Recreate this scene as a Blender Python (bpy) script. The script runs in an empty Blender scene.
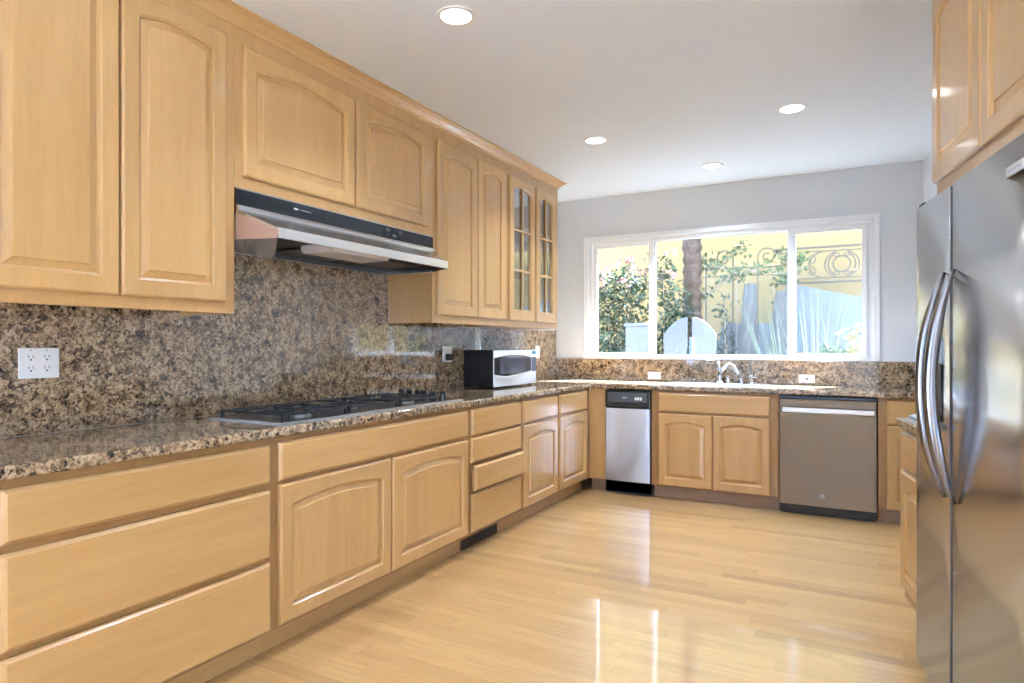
import bpy, bmesh, math, random
from mathutils import Vector, Matrix
R = math.radians
PI = math.pi
S = bpy.context.scene
COL = S.collection
random.seed(7)

# ------------------------------------------------------------------ camera
cam_d = bpy.data.cameras.new('camera')
cam = bpy.data.objects.new('camera', cam_d)
COL.objects.link(cam)
cam.location = (0, 0, 1.2415)
cam.rotation_euler = (PI / 2, 0, 0.4988)
cam_d.sensor_width = 36
cam_d.lens = 643.17 / 1024 * 36
cam_d.shift_y = 3.5 / 1024
cam_d.clip_start = 0.02
S.camera = cam

# ------------------------------------------------------------------ sky, sun, exposure
SKY = 5.5
SUN = 100.0
CAN_W = 11.5
w = bpy.data.worlds.new('sky')
S.world = w
w.use_nodes = True
bg = w.node_tree.nodes['Background']
bg.inputs[0].default_value = (0.56, 0.84, 1.28, 1)
bg.inputs[1].default_value = SKY
sun_d = bpy.data.lights.new('sun', 'SUN')
sun_d.energy = SUN
sun_d.angle = R(0.6)
sun_d.color = (0.81, 0.97, 1.19)
sun = bpy.data.objects.new('sun', sun_d)
COL.objects.link(sun)
sun.location = (3, 12, 12)
sun.rotation_euler = Vector((-0.30, -0.46, -0.82)).to_track_quat('-Z', 'Y').to_euler()

S.view_settings.view_transform = 'Standard'
S.view_settings.look = 'None'
S.view_settings.gamma = 1
S.view_settings.use_curve_mapping = False
S.view_settings.exposure = 0.82
try:
    S.cycles.use_denoising = True
    S.cycles.sample_clamp_indirect = 6.0
    S.cycles.max_bounces = 10
    S.cycles.diffuse_bounces = 5
    S.cycles.glossy_bounces = 5
    S.cycles.transparent_max_bounces = 16
    S.cycles.caustics_reflective = False
    S.cycles.caustics_refractive = False
except Exception:
    pass

# ------------------------------------------------------------------ materials
def new_mat(name):
    m = bpy.data.materials.new(name)
    m.use_nodes = True
    nt = m.node_tree
    return m, nt, nt.nodes['Principled BSDF']

def N(nt, kind, **kw):
    n = nt.nodes.new(kind)
    for k, v in kw.items():
        setattr(n, k, v)
    return n

def L(nt, a, b):
    nt.links.new(a, b)

def ramp(nt, stops, interp='LINEAR'):
    r = N(nt, 'ShaderNodeValToRGB')
    cr = r.color_ramp
    cr.interpolation = interp
    while len(cr.elements) < len(stops):
        cr.elements.new(0.5)
    for e, (p, c) in zip(cr.elements, stops):
        e.position = p
        e.color = (c[0], c[1], c[2], 1)
    return r

def plain(name, col, rough=0.5, metal=0.0, spec=0.5, coat=0.0, emit=None, estr=0.0, noise=0.0):
    m, nt, b = new_mat(name)
    b.inputs['Base Color'].default_value = (*col, 1)
    b.inputs['Roughness'].default_value = rough
    b.inputs['Metallic'].default_value = metal
    b.inputs['Specular IOR Level'].default_value = spec
    b.inputs['Coat Weight'].default_value = coat
    b.inputs['Coat Roughness'].default_value = 0.08
    if emit:
        b.inputs['Emission Color'].default_value = (*emit, 1)
        b.inputs['Emission Strength'].default_value = estr
    if noise:
        tc = N(nt, 'ShaderNodeTexCoord')
        nz = N(nt, 'ShaderNodeTexNoise')
        nz.inputs['Scale'].default_value = 30
        nz.inputs['Detail'].default_value = 4
        L(nt, tc.outputs['Object'], nz.inputs['Vector'])
        r = ramp(nt, [(0.3, [c * (1 - noise) for c in col]), (0.7, [min(1, c * (1 + noise)) for c in col])])
        L(nt, nz.outputs['Fac'], r.inputs['Fac'])
        L(nt, r.outputs['Color'], b.inputs['Base Color'])
    return m

def wood(name, light, dark, axis, rough=0.3, coat=0.35, var=0.07):
    """maple with fine grain running along one local axis"""
    m, nt, b = new_mat(name)
    tc = N(nt, 'ShaderNodeTexCoord')
    oi = N(nt, 'ShaderNodeObjectInfo')
    mul = N(nt, 'ShaderNodeMath', operation='MULTIPLY')
    mul.inputs[1].default_value = 37.0
    L(nt, oi.outputs['Random'], mul.inputs[0])
    add = N(nt, 'ShaderNodeVectorMath', operation='ADD')
    L(nt, tc.outputs['Object'], add.inputs[0])
    L(nt, mul.outputs[0], add.inputs[1])
    mp = N(nt, 'ShaderNodeMapping')
    sc = {'X': (0.7, 9, 9), 'Y': (9, 0.7, 9), 'Z': (9, 9, 0.7)}[axis]
    mp.inputs['Scale'].default_value = sc
    L(nt, add.outputs[0], mp.inputs['Vector'])
    n1 = N(nt, 'ShaderNodeTexNoise')
    n1.inputs['Scale'].default_value = 1.6
    n1.inputs['Detail'].default_value = 6
    n1.inputs['Roughness'].default_value = 0.62
    n1.inputs['Distortion'].default_value = 0.5
    L(nt, mp.outputs[0], n1.inputs['Vector'])
    mp2 = N(nt, 'ShaderNodeMapping')
    mp2.inputs['Scale'].default_value = tuple(14 * s for s in sc)
    L(nt, add.outputs[0], mp2.inputs['Vector'])
    n2 = N(nt, 'ShaderNodeTexNoise')
    n2.inputs['Scale'].default_value = 1.0
    n2.inputs['Detail'].default_value = 3
    L(nt, mp2.outputs[0], n2.inputs['Vector'])
    mx = N(nt, 'ShaderNodeMath', operation='MULTIPLY_ADD')
    mx.inputs[1].default_value = 0.3
    L(nt, n2.outputs['Fac'], mx.inputs[0])
    m7 = N(nt, 'ShaderNodeMath', operation='MULTIPLY')
    m7.inputs[1].default_value = 0.7
    L(nt, n1.outputs['Fac'], m7.inputs[0])
    L(nt, m7.outputs[0], mx.inputs[2])
    mid = [(a + c) / 2 for a, c in zip(light, dark)]
    r = ramp(nt, [(0.30, dark), (0.48, mid), (0.66, light)])
    L(nt, mx.outputs[0], r.inputs['Fac'])
    hsv = N(nt, 'ShaderNodeHueSaturation')
    mr = N(nt, 'ShaderNodeMapRange')
    mr.inputs['To Min'].default_value = 1 - var
    mr.inputs['To Max'].default_value = 1 + var
    L(nt, oi.outputs['Random'], mr.inputs['Value'])
    L(nt, mr.outputs[0], hsv.inputs['Value'])
    L(nt, r.outputs['Color'], hsv.inputs['Color'])
    L(nt, hsv.outputs['Color'], b.inputs['Base Color'])
    b.inputs['Roughness'].default_value = rough
    b.inputs['Coat Weight'].default_value = coat
    b.inputs['Coat Roughness'].default_value = 0.1
    return m

MAPLE_L, MAPLE_D = (0.485, 0.281, 0.109), (0.402, 0.217, 0.073)
W_V = wood('maple_upright_grain', MAPLE_L, MAPLE_D, 'Z')
W_H = wood('maple_level_grain', MAPLE_L, MAPLE_D, 'X')
W_D = wood('maple_shelf', MAPLE_L, MAPLE_D, 'Y')
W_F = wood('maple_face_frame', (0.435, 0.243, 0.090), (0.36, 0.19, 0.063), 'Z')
W_FB = wood('maple_base_frame_shaded', (0.30, 0.155, 0.052), (0.24, 0.115, 0.036), 'Z')  # deeper frame tone, with the gap shadow between drawers put into the colour
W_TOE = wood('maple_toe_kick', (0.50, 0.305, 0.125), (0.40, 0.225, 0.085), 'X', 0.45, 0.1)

def floor_mat():
    m, nt, b = new_mat('maple_strip_floor')
    tc = N(nt, 'ShaderNodeTexCoord')
    sep = N(nt, 'ShaderNodeSeparateXYZ')
    L(nt, tc.outputs['Object'], sep.inputs[0])
    def M(op, a, bb=None, c=None):
        n = N(nt, 'ShaderNodeMath', operation=op)
        for i, v in enumerate((a, bb, c)):
            if v is None:
                continue
            if isinstance(v, (int, float)):
                n.inputs[i].default_value = v
            else:
                L(nt, v, n.inputs[i])
        return n.outputs[0]
    PW = 0.066
    rowf = M('DIVIDE', sep.outputs['Y'], PW)
    row = M('FLOOR', rowf)
    wn = N(nt, 'ShaderNodeTexWhiteNoise', noise_dimensions='1D')
    L(nt, row, wn.inputs['W'])
    off = M('MULTIPLY', wn.outputs['Value'], 9.0)
    xs = M('ADD', M('DIVIDE', sep.outputs['X'], 0.95), off)
    cell = M('FLOOR', xs)
    comb = N(nt, 'ShaderNodeCombineXYZ')
    L(nt, row, comb.inputs[0])
    L(nt, cell, comb.inputs[1])
    wn2 = N(nt, 'ShaderNodeTexWhiteNoise', noise_dimensions='2D')
    L(nt, comb.outputs[0], wn2.inputs['Vector'])
    tint = ramp(nt, [(0.0, (0.37, 0.196, 0.070)), (0.15, (0.455, 0.248, 0.090)), (0.55, (0.495, 0.278, 0.104)), (1.0, (0.535, 0.31, 0.12))])
    L(nt, wn2.outputs['Value'], tint.inputs['Fac'])
    # grain
    mp = N(nt, 'ShaderNodeMapping')
    mp.inputs['Scale'].default_value = (3.0, 55, 1)
    addv = N(nt, 'ShaderNodeVectorMath', operation='ADD')
    L(nt, tc.outputs['Object'], addv.inputs[0])
    L(nt, wn2.outputs['Color'], addv.inputs[1])
    L(nt, addv.outputs[0], mp.inputs['Vector'])
    nz = N(nt, 'ShaderNodeTexNoise')
    nz.inputs['Scale'].default_value = 1.5
    nz.inputs['Detail'].default_value = 6
    nz.inputs['Distortion'].default_value = 0.6
    L(nt, mp.outputs[0], nz.inputs['Vector'])
    gr = ramp(nt, [(0.3, (0.80, 0.77, 0.72)), (0.55, (1, 1, 1)), (0.8, (1.06, 1.06, 1.06))])
    L(nt, nz.outputs['Fac'], gr.inputs['Fac'])
    mul = N(nt, 'ShaderNodeMix', data_type='RGBA', blend_type='MULTIPLY')
    mul.inputs['Factor'].default_value = 0.8
    L(nt, tint.outputs['Color'], mul.inputs[6])
    L(nt, gr.outputs['Color'], mul.inputs[7])
    # seams
    fy = M('FRACT', rowf)
    ey = M('MINIMUM', fy, M('SUBTRACT', 1.0, fy))
    fx = M('FRACT', xs)
    ex = M('MULTIPLY', M('MINIMUM', fx, M('SUBTRACT', 1.0, fx)), 0.78 / PW)
    e = M('MINIMUM', ey, ex)
    seam = N(nt, 'ShaderNodeMapRange')
    seam.inputs['From Min'].default_value = 0.005
    seam.inputs['From Max'].default_value = 0.03
    seam.inputs['To Min'].default_value = 0.78
    seam.inputs['To Max'].default_value = 1.0
    L(nt, e, seam.inputs['Value'])
    mul2 = N(nt, 'ShaderNodeMix', data_type='RGBA', blend_type='MULTIPLY')
    mul2.inputs['Factor'].default_value = 1.0
    L(nt, mul.outputs[2], mul2.inputs[6])
    L(nt, seam.outputs[0], mul2.inputs[7])
    L(nt, mul2.outputs[2], b.inputs['Base Color'])
    # each strip lies very slightly unevenly, so reflections break up
    nb = N(nt, 'ShaderNodeTexNoise')
    nb.inputs['Scale'].default_value = 3.0
    L(nt, addv.outputs[0], nb.inputs['Vector'])
    bp = N(nt, 'ShaderNodeBump')
    bp.inputs['Strength'].default_value = 0.10
    bp.inputs['Distance'].default_value = 0.02
    L(nt, nb.outputs['Fac'], bp.inputs['Height'])
    L(nt, bp.outputs[0], b.inputs['Coat Normal'])
    b.inputs['Roughness'].default_value = 0.36
    b.inputs['Coat Weight'].default_value = 1.0
    b.inputs['Coat IOR'].default_value = 1.6
    b.inputs['Coat Roughness'].default_value = 0.06
    return m
M_FLOOR = floor_mat()

def granite_mat():
    m, nt, b = new_mat('brown_speckled_granite')
    tc = N(nt, 'ShaderNodeTexCoord')
    nd = N(nt, 'ShaderNodeTexNoise')
    nd.inputs['Scale'].default_value = 45
    nd.inputs['Detail'].default_value = 3
    L(nt, tc.outputs['Object'], nd.inputs['Vector'])
    sb = N(nt, 'ShaderNodeVectorMath', operation='SUBTRACT')
    sb.inputs[1].default_value = (0.5, 0.5, 0.5)
    L(nt, nd.outputs['Color'], sb.inputs[0])
    sc = N(nt, 'ShaderNodeVectorMath', operation='SCALE')
    sc.inputs['Scale'].default_value = 0.022
    L(nt, sb.outputs[0], sc.inputs[0])
    ad = N(nt, 'ShaderNodeVectorMath', operation='ADD')
    L(nt, tc.outputs['Object'], ad.inputs[0])
    L(nt, sc.outputs[0], ad.inputs[1])
    v1 = N(nt, 'ShaderNodeTexVoronoi')
    v1.inputs['Scale'].default_value = 78
    L(nt, ad.outputs[0], v1.inputs['Vector'])
    v2 = N(nt, 'ShaderNodeTexVoronoi')
    v2.inputs['Scale'].default_value = 190
    L(nt, ad.outputs[0], v2.inputs['Vector'])
    s1 = N(nt, 'ShaderNodeSeparateColor')
    L(nt, v1.outputs['Color'], s1.inputs[0])
    s2 = N(nt, 'ShaderNodeSeparateColor')
    L(nt, v2.outputs['Color'], s2.inputs[0])
    nz = N(nt, 'ShaderNodeTexNoise')
    nz.inputs['Scale'].default_value = 20
    nz.inputs['Detail'].default_value = 5
    L(nt, tc.outputs['Object'], nz.inputs['Vector'])
    a1 = N(nt, 'ShaderNodeMath', operation='MULTIPLY_ADD')
    a1.inputs[1].default_value = 0.42
    L(nt, s1.outputs[0], a1.inputs[0])
    a2 = N(nt, 'ShaderNodeMath', operation='MULTIPLY_ADD')
    a2.inputs[1].default_value = 0.34
    L(nt, s2.outputs[1], a2.inputs[0])
    a3 = N(nt, 'ShaderNodeMath', operation='MULTIPLY_ADD')
    a3.inputs[1].default_value = 0.9
    a3.inputs[2].default_value = -0.33
    L(nt, nz.outputs['Fac'], a3.inputs[0])
    L(nt, a3.outputs[0], a2.inputs[2])
    L(nt, a2.outputs[0], a1.inputs[2])
    r = ramp(nt, [(0.20, (0.020, 0.015, 0.011)), (0.31, (0.072, 0.046, 0.028)), (0.44, (0.182, 0.115, 0.063)),
                  (0.60, (0.32, 0.213, 0.122)), (0.80, (0.46, 0.34, 0.215))])
    L(nt, a1.outputs[0], r.inputs['Fac'])
    L(nt, r.outputs['Color'], b.inputs['Base Color'])
    b.inputs['Roughness'].default_value = 0.055
    b.inputs['Specular IOR Level'].default_value = 0.95
    return m
M_GRAN = granite_mat()

def steel_mat(name, col, rough, axis, amt=0.06):
    m, nt, b = new_mat(name)
    tc = N(nt, 'ShaderNodeTexCoord')
    mp = N(nt, 'ShaderNodeMapping')
    mp.inputs['Scale'].default_value = {'X': (3, 500, 500), 'Z': (500, 500, 3)}[axis]
    L(nt, tc.outputs['Object'], mp.inputs['Vector'])
    nz = N(nt, 'ShaderNodeTexNoise')
    nz.inputs['Scale'].default_value = 1
    nz.inputs['Detail'].default_value = 2
    L(nt, mp.outputs[0], nz.inputs['Vector'])
    mr = N(nt, 'ShaderNodeMapRange')
    mr.inputs['To Min'].default_value = rough - amt
    mr.inputs['To Max'].default_value = rough + amt
    L(nt, nz.outputs['Fac'], mr.inputs['Value'])
    L(nt, mr.outputs[0], b.inputs['Roughness'])
    b.inputs['Base Color'].default_value = (*col, 1)
    b.inputs['Metallic'].default_value = 1
    return m
M_STEEL = steel_mat('brushed_steel', (0.60, 0.59, 0.58), 0.24, 'X')
M_STEELV = steel_mat('brushed_steel_upright', (0.56, 0.55, 0.55), 0.18, 'Z', 0.03)
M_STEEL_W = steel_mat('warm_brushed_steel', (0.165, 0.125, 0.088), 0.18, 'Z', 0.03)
M_CHROME = plain('chrome', (0.75, 0.76, 0.78), 0.10, 1.0)
M_HANDLE = steel_mat('handle_steel', (0.26, 0.25, 0.26), 0.22, 'Z')
M_BLACK = plain('black_enamel', (0.012, 0.013, 0.016), 0.22)
M_BLACKM = plain('black_matte', (0.015, 0.015, 0.016), 0.5)
M_IRON = plain('cast_iron', (0.012, 0.012, 0.013), 0.42)
M_GLASSK = plain('black_glass', (0.010, 0.012, 0.015), 0.06)
M_DGREY = plain('dark_grey_plastic', (0.06, 0.065, 0.075), 0.35)
M_GREY = plain('grey_print', (0.35, 0.36, 0.38), 0.5)
M_MESH = plain('grease_filter', (0.10, 0.095, 0.09), 0.4, 0.8, noise=0.3)
M_LENS = plain('frosted_lens', (0.72, 0.68, 0.68), 0.35)
M_PLATE = plain('white_plastic', (0.82, 0.81, 0.79), 0.3)
M_SLOT = plain('socket_slots', (0.03, 0.03, 0.03), 0.6)
M_VINYL = plain('white_window_paint', (0.88, 0.89, 0.90), 0.35)
M_WALL = plain('grey_wall_paint', (0.68, 0.695, 0.705), 0.6, noise=0.015)
M_CEIL = plain('white_ceiling_paint', (0.83, 0.89, 0.96), 0.7, noise=0.01)
M_SILVER = plain('silver_plastic', (0.74, 0.76, 0.78), 0.25, 0.3)
M_LCD = plain('blue_display', (0.03, 0.16, 0.28), 0.15)
M_FRIDGE_BODY = plain('charcoal_case', (0.03, 0.03, 0.032), 0.45)
M_BULB = plain('lamp_glow', (1, 1, 1), 0.4, emit=(1.0, 0.99, 0.97), estr=6.0)
M_TRIMW = plain('white_lamp_trim', (0.86, 0.86, 0.85), 0.35)
M_TRAY = plain('pale_blue_tray', (0.35, 0.45, 0.50), 0.25)

def glass_mat(name, boost, tint=(1, 1, 1)):
    m = bpy.data.materials.new(name)
    m.use_nodes = True
    nt = m.node_tree
    nt.nodes.clear()
    out = N(nt, 'ShaderNodeOutputMaterial')
    tr = N(nt, 'ShaderNodeBsdfTransparent')
    tr.inputs['Color'].default_value = (*tint, 1)
    gl = N(nt, 'ShaderNodeBsdfGlossy')
    gl.inputs['Roughness'].default_value = 0.01
    fr = N(nt, 'ShaderNodeLayerWeight')          # Schlick reflectance, the same from both sides of the thin pane
    fr.inputs['Blend'].default_value = 0.5
    pw = N(nt, 'ShaderNodeMath', operation='POWER')
    pw.inputs[1].default_value = 5.0
    L(nt, fr.outputs['Facing'], pw.inputs[0])
    sch = N(nt, 'ShaderNodeMath', operation='MULTIPLY_ADD')
    sch.inputs[1].default_value = 0.96
    sch.inputs[2].default_value = 0.04
    L(nt, pw.outputs[0], sch.inputs[0])
    mu = N(nt, 'ShaderNodeMath', operation='MULTIPLY', use_clamp=True)
    mu.inputs[1].default_value = boost
    mx = N(nt, 'ShaderNodeMixShader')
    L(nt, sch.outputs[0], mu.inputs[0])
    L(nt, mu.outputs[0], mx.inputs[0])
    L(nt, tr.outputs[0], mx.inputs[1])
    L(nt, gl.outputs[0], mx.inputs[2])
    L(nt, mx.outputs[0], out.inputs['Surface'])
    return m
M_PANE = glass_mat('window_glass', 1.5, (0.97, 0.98, 0.98))
M_CABGLASS = glass_mat('cabinet_glass', 4.0, (0.93, 0.95, 0.95))

# ------------------------------------------------------------------ mesh helpers
def tag(o, label=None, cat=None, group=None, kind=None):
    if label: o['label'] = label
    if cat: o['category'] = cat
    if group: o['group'] = group
    if kind: o['kind'] = kind
    return o

def thing(name, label, cat, loc=(0, 0, 0), rz=0.0, group=None):
    o = bpy.data.objects.new(name, None)
    o.empty_display_size = 0.1
    COL.objects.link(o)
    o.location = loc
    o.rotation_euler = (0, 0, rz)
    return tag(o, label, cat, group)

class MB:
    def __init__(s):
        s.bm = bmesh.new()
    def box(s, x0, x1, y0, y1, z0, z1):
        bm = s.bm
        v = [bm.verts.new(p) for p in ((x0, y0, z0), (x1, y0, z0), (x1, y1, z0), (x0, y1, z0),
                                       (x0, y0, z1), (x1, y0, z1), (x1, y1, z1), (x0, y1, z1))]
        for f in ((3, 2, 1, 0), (4, 5, 6, 7), (0, 1, 5, 4), (1, 2, 6, 5), (2, 3, 7, 6), (3, 0, 4, 7)):
            bm.faces.new([v[i] for i in f])
        return s
    def hexa(s, pts):
        """eight corners: bottom ring then top ring"""
        v = [s.bm.verts.new(p) for p in pts]
        for f in ((3, 2, 1, 0), (4, 5, 6, 7), (0, 1, 5, 4), (1, 2, 6, 5), (2, 3, 7, 6), (3, 0, 4, 7)):
            s.bm.faces.new([v[i] for i in f])
        return s
    def prism(s, poly, axis, a, b):
        """polygon in the two other axes, extruded along axis from a to b"""
        def P(p, t):
            return {'x': (t, p[0], p[1]), 'y': (p[0], t, p[1]), 'z': (p[0], p[1], t)}[axis]
        A = [s.bm.verts.new(P(p, a)) for p in poly]
        B = [s.bm.verts.new(P(p, b)) for p in poly]
        n = len(poly)
        s.bm.faces.new(A[::-1])
        s.bm.faces.new(B)
        for i in range(n):
            j = (i + 1) % n
            s.bm.faces.new((A[i], A[j], B[j], B[i]))
        return s
    def loops(s, rings, cap0=True, cap1=True):
        V = [[s.bm.verts.new(p) for p in r] for r in rings]
        n = len(rings[0])
        for a, b in zip(V, V[1:]):
            for i in range(n):
                j = (i + 1) % n
                s.bm.faces.new((a[i], a[j], b[j], b[i]))
        if cap0: s.bm.faces.new(V[0][::-1])
        if cap1: s.bm.faces.new(V[-1])
        return s
    def lathe(s, prof, c=(0, 0, 0), seg=24, axis='z', cap0=True, cap1=True):
        rings = []
        for r, h in prof:
            ring = []
            for k in range(seg):
                a = 2 * PI * k / seg
                p = (r * math.cos(a), r * math.sin(a), h)
                if axis == 'y': p = (p[0], -p[2], p[1])
                if axis == 'x': p = (p[2], p[0], p[1])
                ring.append((c[0] + p[0], c[1] + p[1], c[2] + p[2]))
            rings.append(ring)
        return s.loops(rings, cap0, cap1)
    def tube(s, pts, r, seg=8, closed=False):
        pts = [Vector(p) for p in pts]
        n = len(pts)
        rings = []
        up = None
        for i, p in enumerate(pts):
            if closed:
                t = (pts[(i + 1) % n] - pts[i - 1]).normalized()
            else:
                t = (pts[min(i + 1, n - 1)] - pts[max(i - 1, 0)]).normalized()
            if up is None:
                up = Vector((0, 0, 1)) if abs(t.z) < 0.9 else Vector((0, 1, 0))
            up = (up - t * up.dot(t))
            if up.length < 1e-5: up = t.orthogonal()
            up.normalize()
            sd = t.cross(up)
            rr = r[i] if isinstance(r, (list, tuple)) else r
            rings.append([p + (up * math.cos(2 * PI * k / seg) + sd * math.sin(2 * PI * k / seg)) * rr for k in range(seg)])
        if closed:
            return s.loops(rings + [rings[0]], False, False)
        return s.loops(rings)
    def build(s, name, mat, parent=None, bevel=0.0, smooth=False, seg=2, label=None, kind=None):
        bm = s.bm
        bmesh.ops.recalc_face_normals(bm, faces=bm.faces)
        me = bpy.data.meshes.new(name)
        bm.to_mesh(me)
        bm.free()
        o = bpy.data.objects.new(name, me)
        for m in (mat if isinstance(mat, (list, tuple)) else [mat]):
            me.materials.append(m)
        COL.objects.link(o)
        if parent: o.parent = parent
        if smooth:
            for p in me.polygons: p.use_smooth = True
        if bevel:
            md = o.modifiers.new('bevel', 'BEVEL')
            md.width = bevel
            md.segments = seg
            md.limit_method = 'ANGLE'
            md.angle_limit = R(40)
        tag(o, label=label, kind=kind)
        return o

def copy_tree(o, parent=None):
    c = o.copy()
    COL.objects.link(c)
    if parent: c.parent = parent
    for ch in list(o.children):
        copy_tree(ch, c)
    return c

# ------------------------------------------------------------------ the room
YB = 5.7912       # back wall
XW = -2.678       # range wall
H = 2.6476
AN = R(9.85)      # the fridge wall runs a little out of square
DV = Vector((-math.sin(AN), math.cos(AN), 0))
NV = Vector((-math.cos(AN), -math.sin(AN), 0))
FP = Vector((0.178, 2.887, 0))
def rt(t, off, z=0.0):      # along the fridge wall, distance in front of the fridge face
    p = FP + DV * t + NV * off
    return (p.x, p.y, z)

MB().box(-6.0, 2.3, -3.6, 6.0, -0.12, 0.0).build('floor', M_FLOOR, kind='structure')
MB().box(-6.0, 2.3, -3.6, 5.95, H, H + 0.15).build('ceiling', M_CEIL, kind='structure')
# back wall with the window opening
WX0, WX1, WZ0, WZ1 = -2.315, 0.075, 1.135, 2.235
b = MB()
b.box(-6.0, WX0, YB, YB + 0.16, 0, H).box(WX1, 3.0, YB, YB + 0.16, 0, H)
b.box(WX0, WX1, YB, YB + 0.16, 0, WZ0).box(WX0, WX1, YB, YB + 0.16, WZ1, H)
b.build('wall_back', M_WALL, kind='structure')
MB().box(XW - 0.14, XW, 0.30, YB, 0, H).build('wall_left', M_WALL, kind='structure')
MB().box(-6.0, XW - 0.14, 0.30, 0.44, 0, H).build('wall_alcove', M_WALL, kind='structure')
PDZ = 2.10
ADZ = 2.45
m = MB().box(-6.0, -5.86, -3.4, -3.2, 0, H).box(-6.0, -5.86, -0.03, 0.30, 0, H).box(-6.0, -5.86, -3.2, -0.03, ADZ, H)
m.build('wall_alcove_side', M_WALL, kind='structure')
OFFW = -0.7213
PD0, PD1 = -4.0, -6.1       # ends of the invented patio door, a daylight opening in the fridge wall
m = MB()
for (a, c, z0, z1) in ((2.83, PD0, 0, H), (PD0, PD1, PDZ, H), (PD1, -6.6, 0, H)):
    p0, p1 = rt(a, OFFW), rt(c, OFFW)
    q0, q1 = rt(a, OFFW - 0.14), rt(c, OFFW - 0.14)
    m.prism([p0[:2], p1[:2], q1[:2], q0[:2]], 'z', z0, z1)
m.build('wall_right', M_WALL, kind='structure')
# unseen rear wall: an invented arched door lets fill daylight in
RY = -3.4
b = MB()
ops = [(-5.60, -3.40, 0.0, 2.02)]
xs = -6.0
for (a, c, z0, z1) in ops:
    b.box(xs, a, RY - 0.16, RY, 0, H)
    if z0 > 0: b.box(a, c, RY - 0.16, RY, 0, z0)
    if z0 > 0: b.box(a, c, RY - 0.16, RY, z1, H)
    xs = c
b.box(xs, 3.0, RY - 0.16, RY, 0, H)
a, c, z0, z1 = ops[0]
arc = [(a + (c - a) * i / 16, 1.80 + 0.30 * (1 - (2 * i / 16 - 1) ** 2)) for i in range(17)]
b.prism([(a, H)] + arc + [(c, H)], 'y', RY - 0.16, RY)
b.build('wall_rear', M_WALL, kind='structure')
f = MB()
cx = (ops[0][0] + ops[0][1]) / 2
f.box(cx - 0.06, cx + 0.06, RY - 0.10, RY - 0.04, 0, 2.0)
f.box(ops[0][0], ops[0][1], RY - 0.10, RY - 0.04, 0, 0.12)
f.build('fill_door_1', M_VINYL, kind='structure')
# invented patio doors in fridge wall and alcove, unseen, added for fill daylight
f = MB()
for k in range(5):
    q = PD0 + (PD1 - PD0) * k / 4
    P_ = lambda t_, o_: rt(t_, o_)[:2]
    f.prism([P_(q, OFFW - 0.04), P_(q - 0.07, OFFW - 0.04), P_(q - 0.07, OFFW - 0.10), P_(q, OFFW - 0.10)], 'z', 0, PDZ)
f.build('fill_door_2', M_VINYL, kind='structure')
f = MB()
for y in (-3.2, -2.15, -1.10, -0.10):
    f.box(-5.96, -5.90, y, y + 0.07, 0, ADZ)
f.build('fill_door_3', M_VINYL, kind='structure')

# ------------------------------------------------------------------ window over the sink
win = bpy.data.objects.new('window_1', None)
COL.objects.link(win)
win.location = (-1.12, YB, WZ0)
tag(win, 'white framed three-pane sliding window over the sink', kind='structure')
def wbox(mb, x0, x1, y0, y1, z0, z1):
    return mb.box(x0 + 1.12, x1 + 1.12, y0 - YB, y1 - YB, z0 - WZ0, z1 - WZ0)
m = MB()
CX0, CX1, CZ0, CZ1 = -2.360, 0.120, 1.113, 2.272
wbox(m, CX0, WX0, YB - 0.014, YB, CZ0, CZ1); wbox(m, WX1, CX1, YB - 0.014, YB, CZ0, CZ1)
wbox(m, WX0, WX1, YB - 0.014, YB, WZ1, CZ1); wbox(m, WX0, WX1, YB - 0.022, YB + 0.02, CZ0, WZ0)
m.build('casing', M_VINYL, win, bevel=0.003)
m = MB()
wbox(m, WX0, WX0 + 0.035, YB + 0.015, YB + 0.10, WZ0, WZ1); wbox(m, WX1 - 0.035, WX1, YB + 0.015, YB + 0.10, WZ0, WZ1)
wbox(m, WX0 + 0.035, WX1 - 0.035, YB + 0.0155, YB + 0.0995, WZ1 - 0.035, WZ1); wbox(m, WX0 + 0.035, WX1 - 0.035, YB + 0.0155, YB + 0.0995, WZ0, WZ0 + 0.018)
m.build('window_frame', M_VINYL, win, bevel=0.002)
for (x0, x1) in ((-2.280, -1.690), (-0.545, 0.040)):
    m = MB()
    wbox(m, x0, x0 + 0.042, YB + 0.03, YB + 0.055, WZ0 + 0.0185, WZ1 - 0.0355); wbox(m, x1 - 0.042, x1, YB + 0.03, YB + 0.055, WZ0 + 0.0185, WZ1 - 0.0355)
    wbox(m, x0 + 0.042, x1 - 0.042, YB + 0.0305, YB + 0.0545, WZ1 - 0.068, WZ1 - 0.0355); wbox(m, x0 + 0.042, x1 - 0.042, YB + 0.0305, YB + 0.0545, WZ0 + 0.0185, WZ0 + 0.035)
    sash = m.build('sash', M_VINYL, win, bevel=0.002)
    m = MB()
    wbox(m, x0 + 0.036, x1 - 0.036, YB + 0.040, YB + 0.044, WZ0 + 0.03, WZ1 - 0.06)
    m.build('glass_pane', M_PANE, sash)
m = MB()
wbox(m, -1.738, -1.676, YB + 0.06, YB + 0.09, WZ0 + 0.0185, WZ1 - 0.0355); wbox(m, -0.552, -0.490, YB + 0.06, YB + 0.09, WZ0 + 0.0185, WZ1 - 0.0355)
m.build('mullion', M_VINYL, win, bevel=0.002)
m = MB(); wbox(m, -1.676, -0.552, YB + 0.072, YB + 0.076, WZ0 + 0.0185, WZ1 - 0.0355)
m.build('glass_pane', M_PANE, win)
m = MB(); wbox(m, -0.015, 0.070, YB - 0.005, YB + 0.03, WZ1 - 0.028, WZ1 - 0.002)
wbox(m, 0.018, 0.032, YB + 0.0, YB + 0.02, WZ0 + 0.03, WZ1 - 0.03)
m.build('shade_bracket', M_VINYL, win, bevel=0.003)

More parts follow.
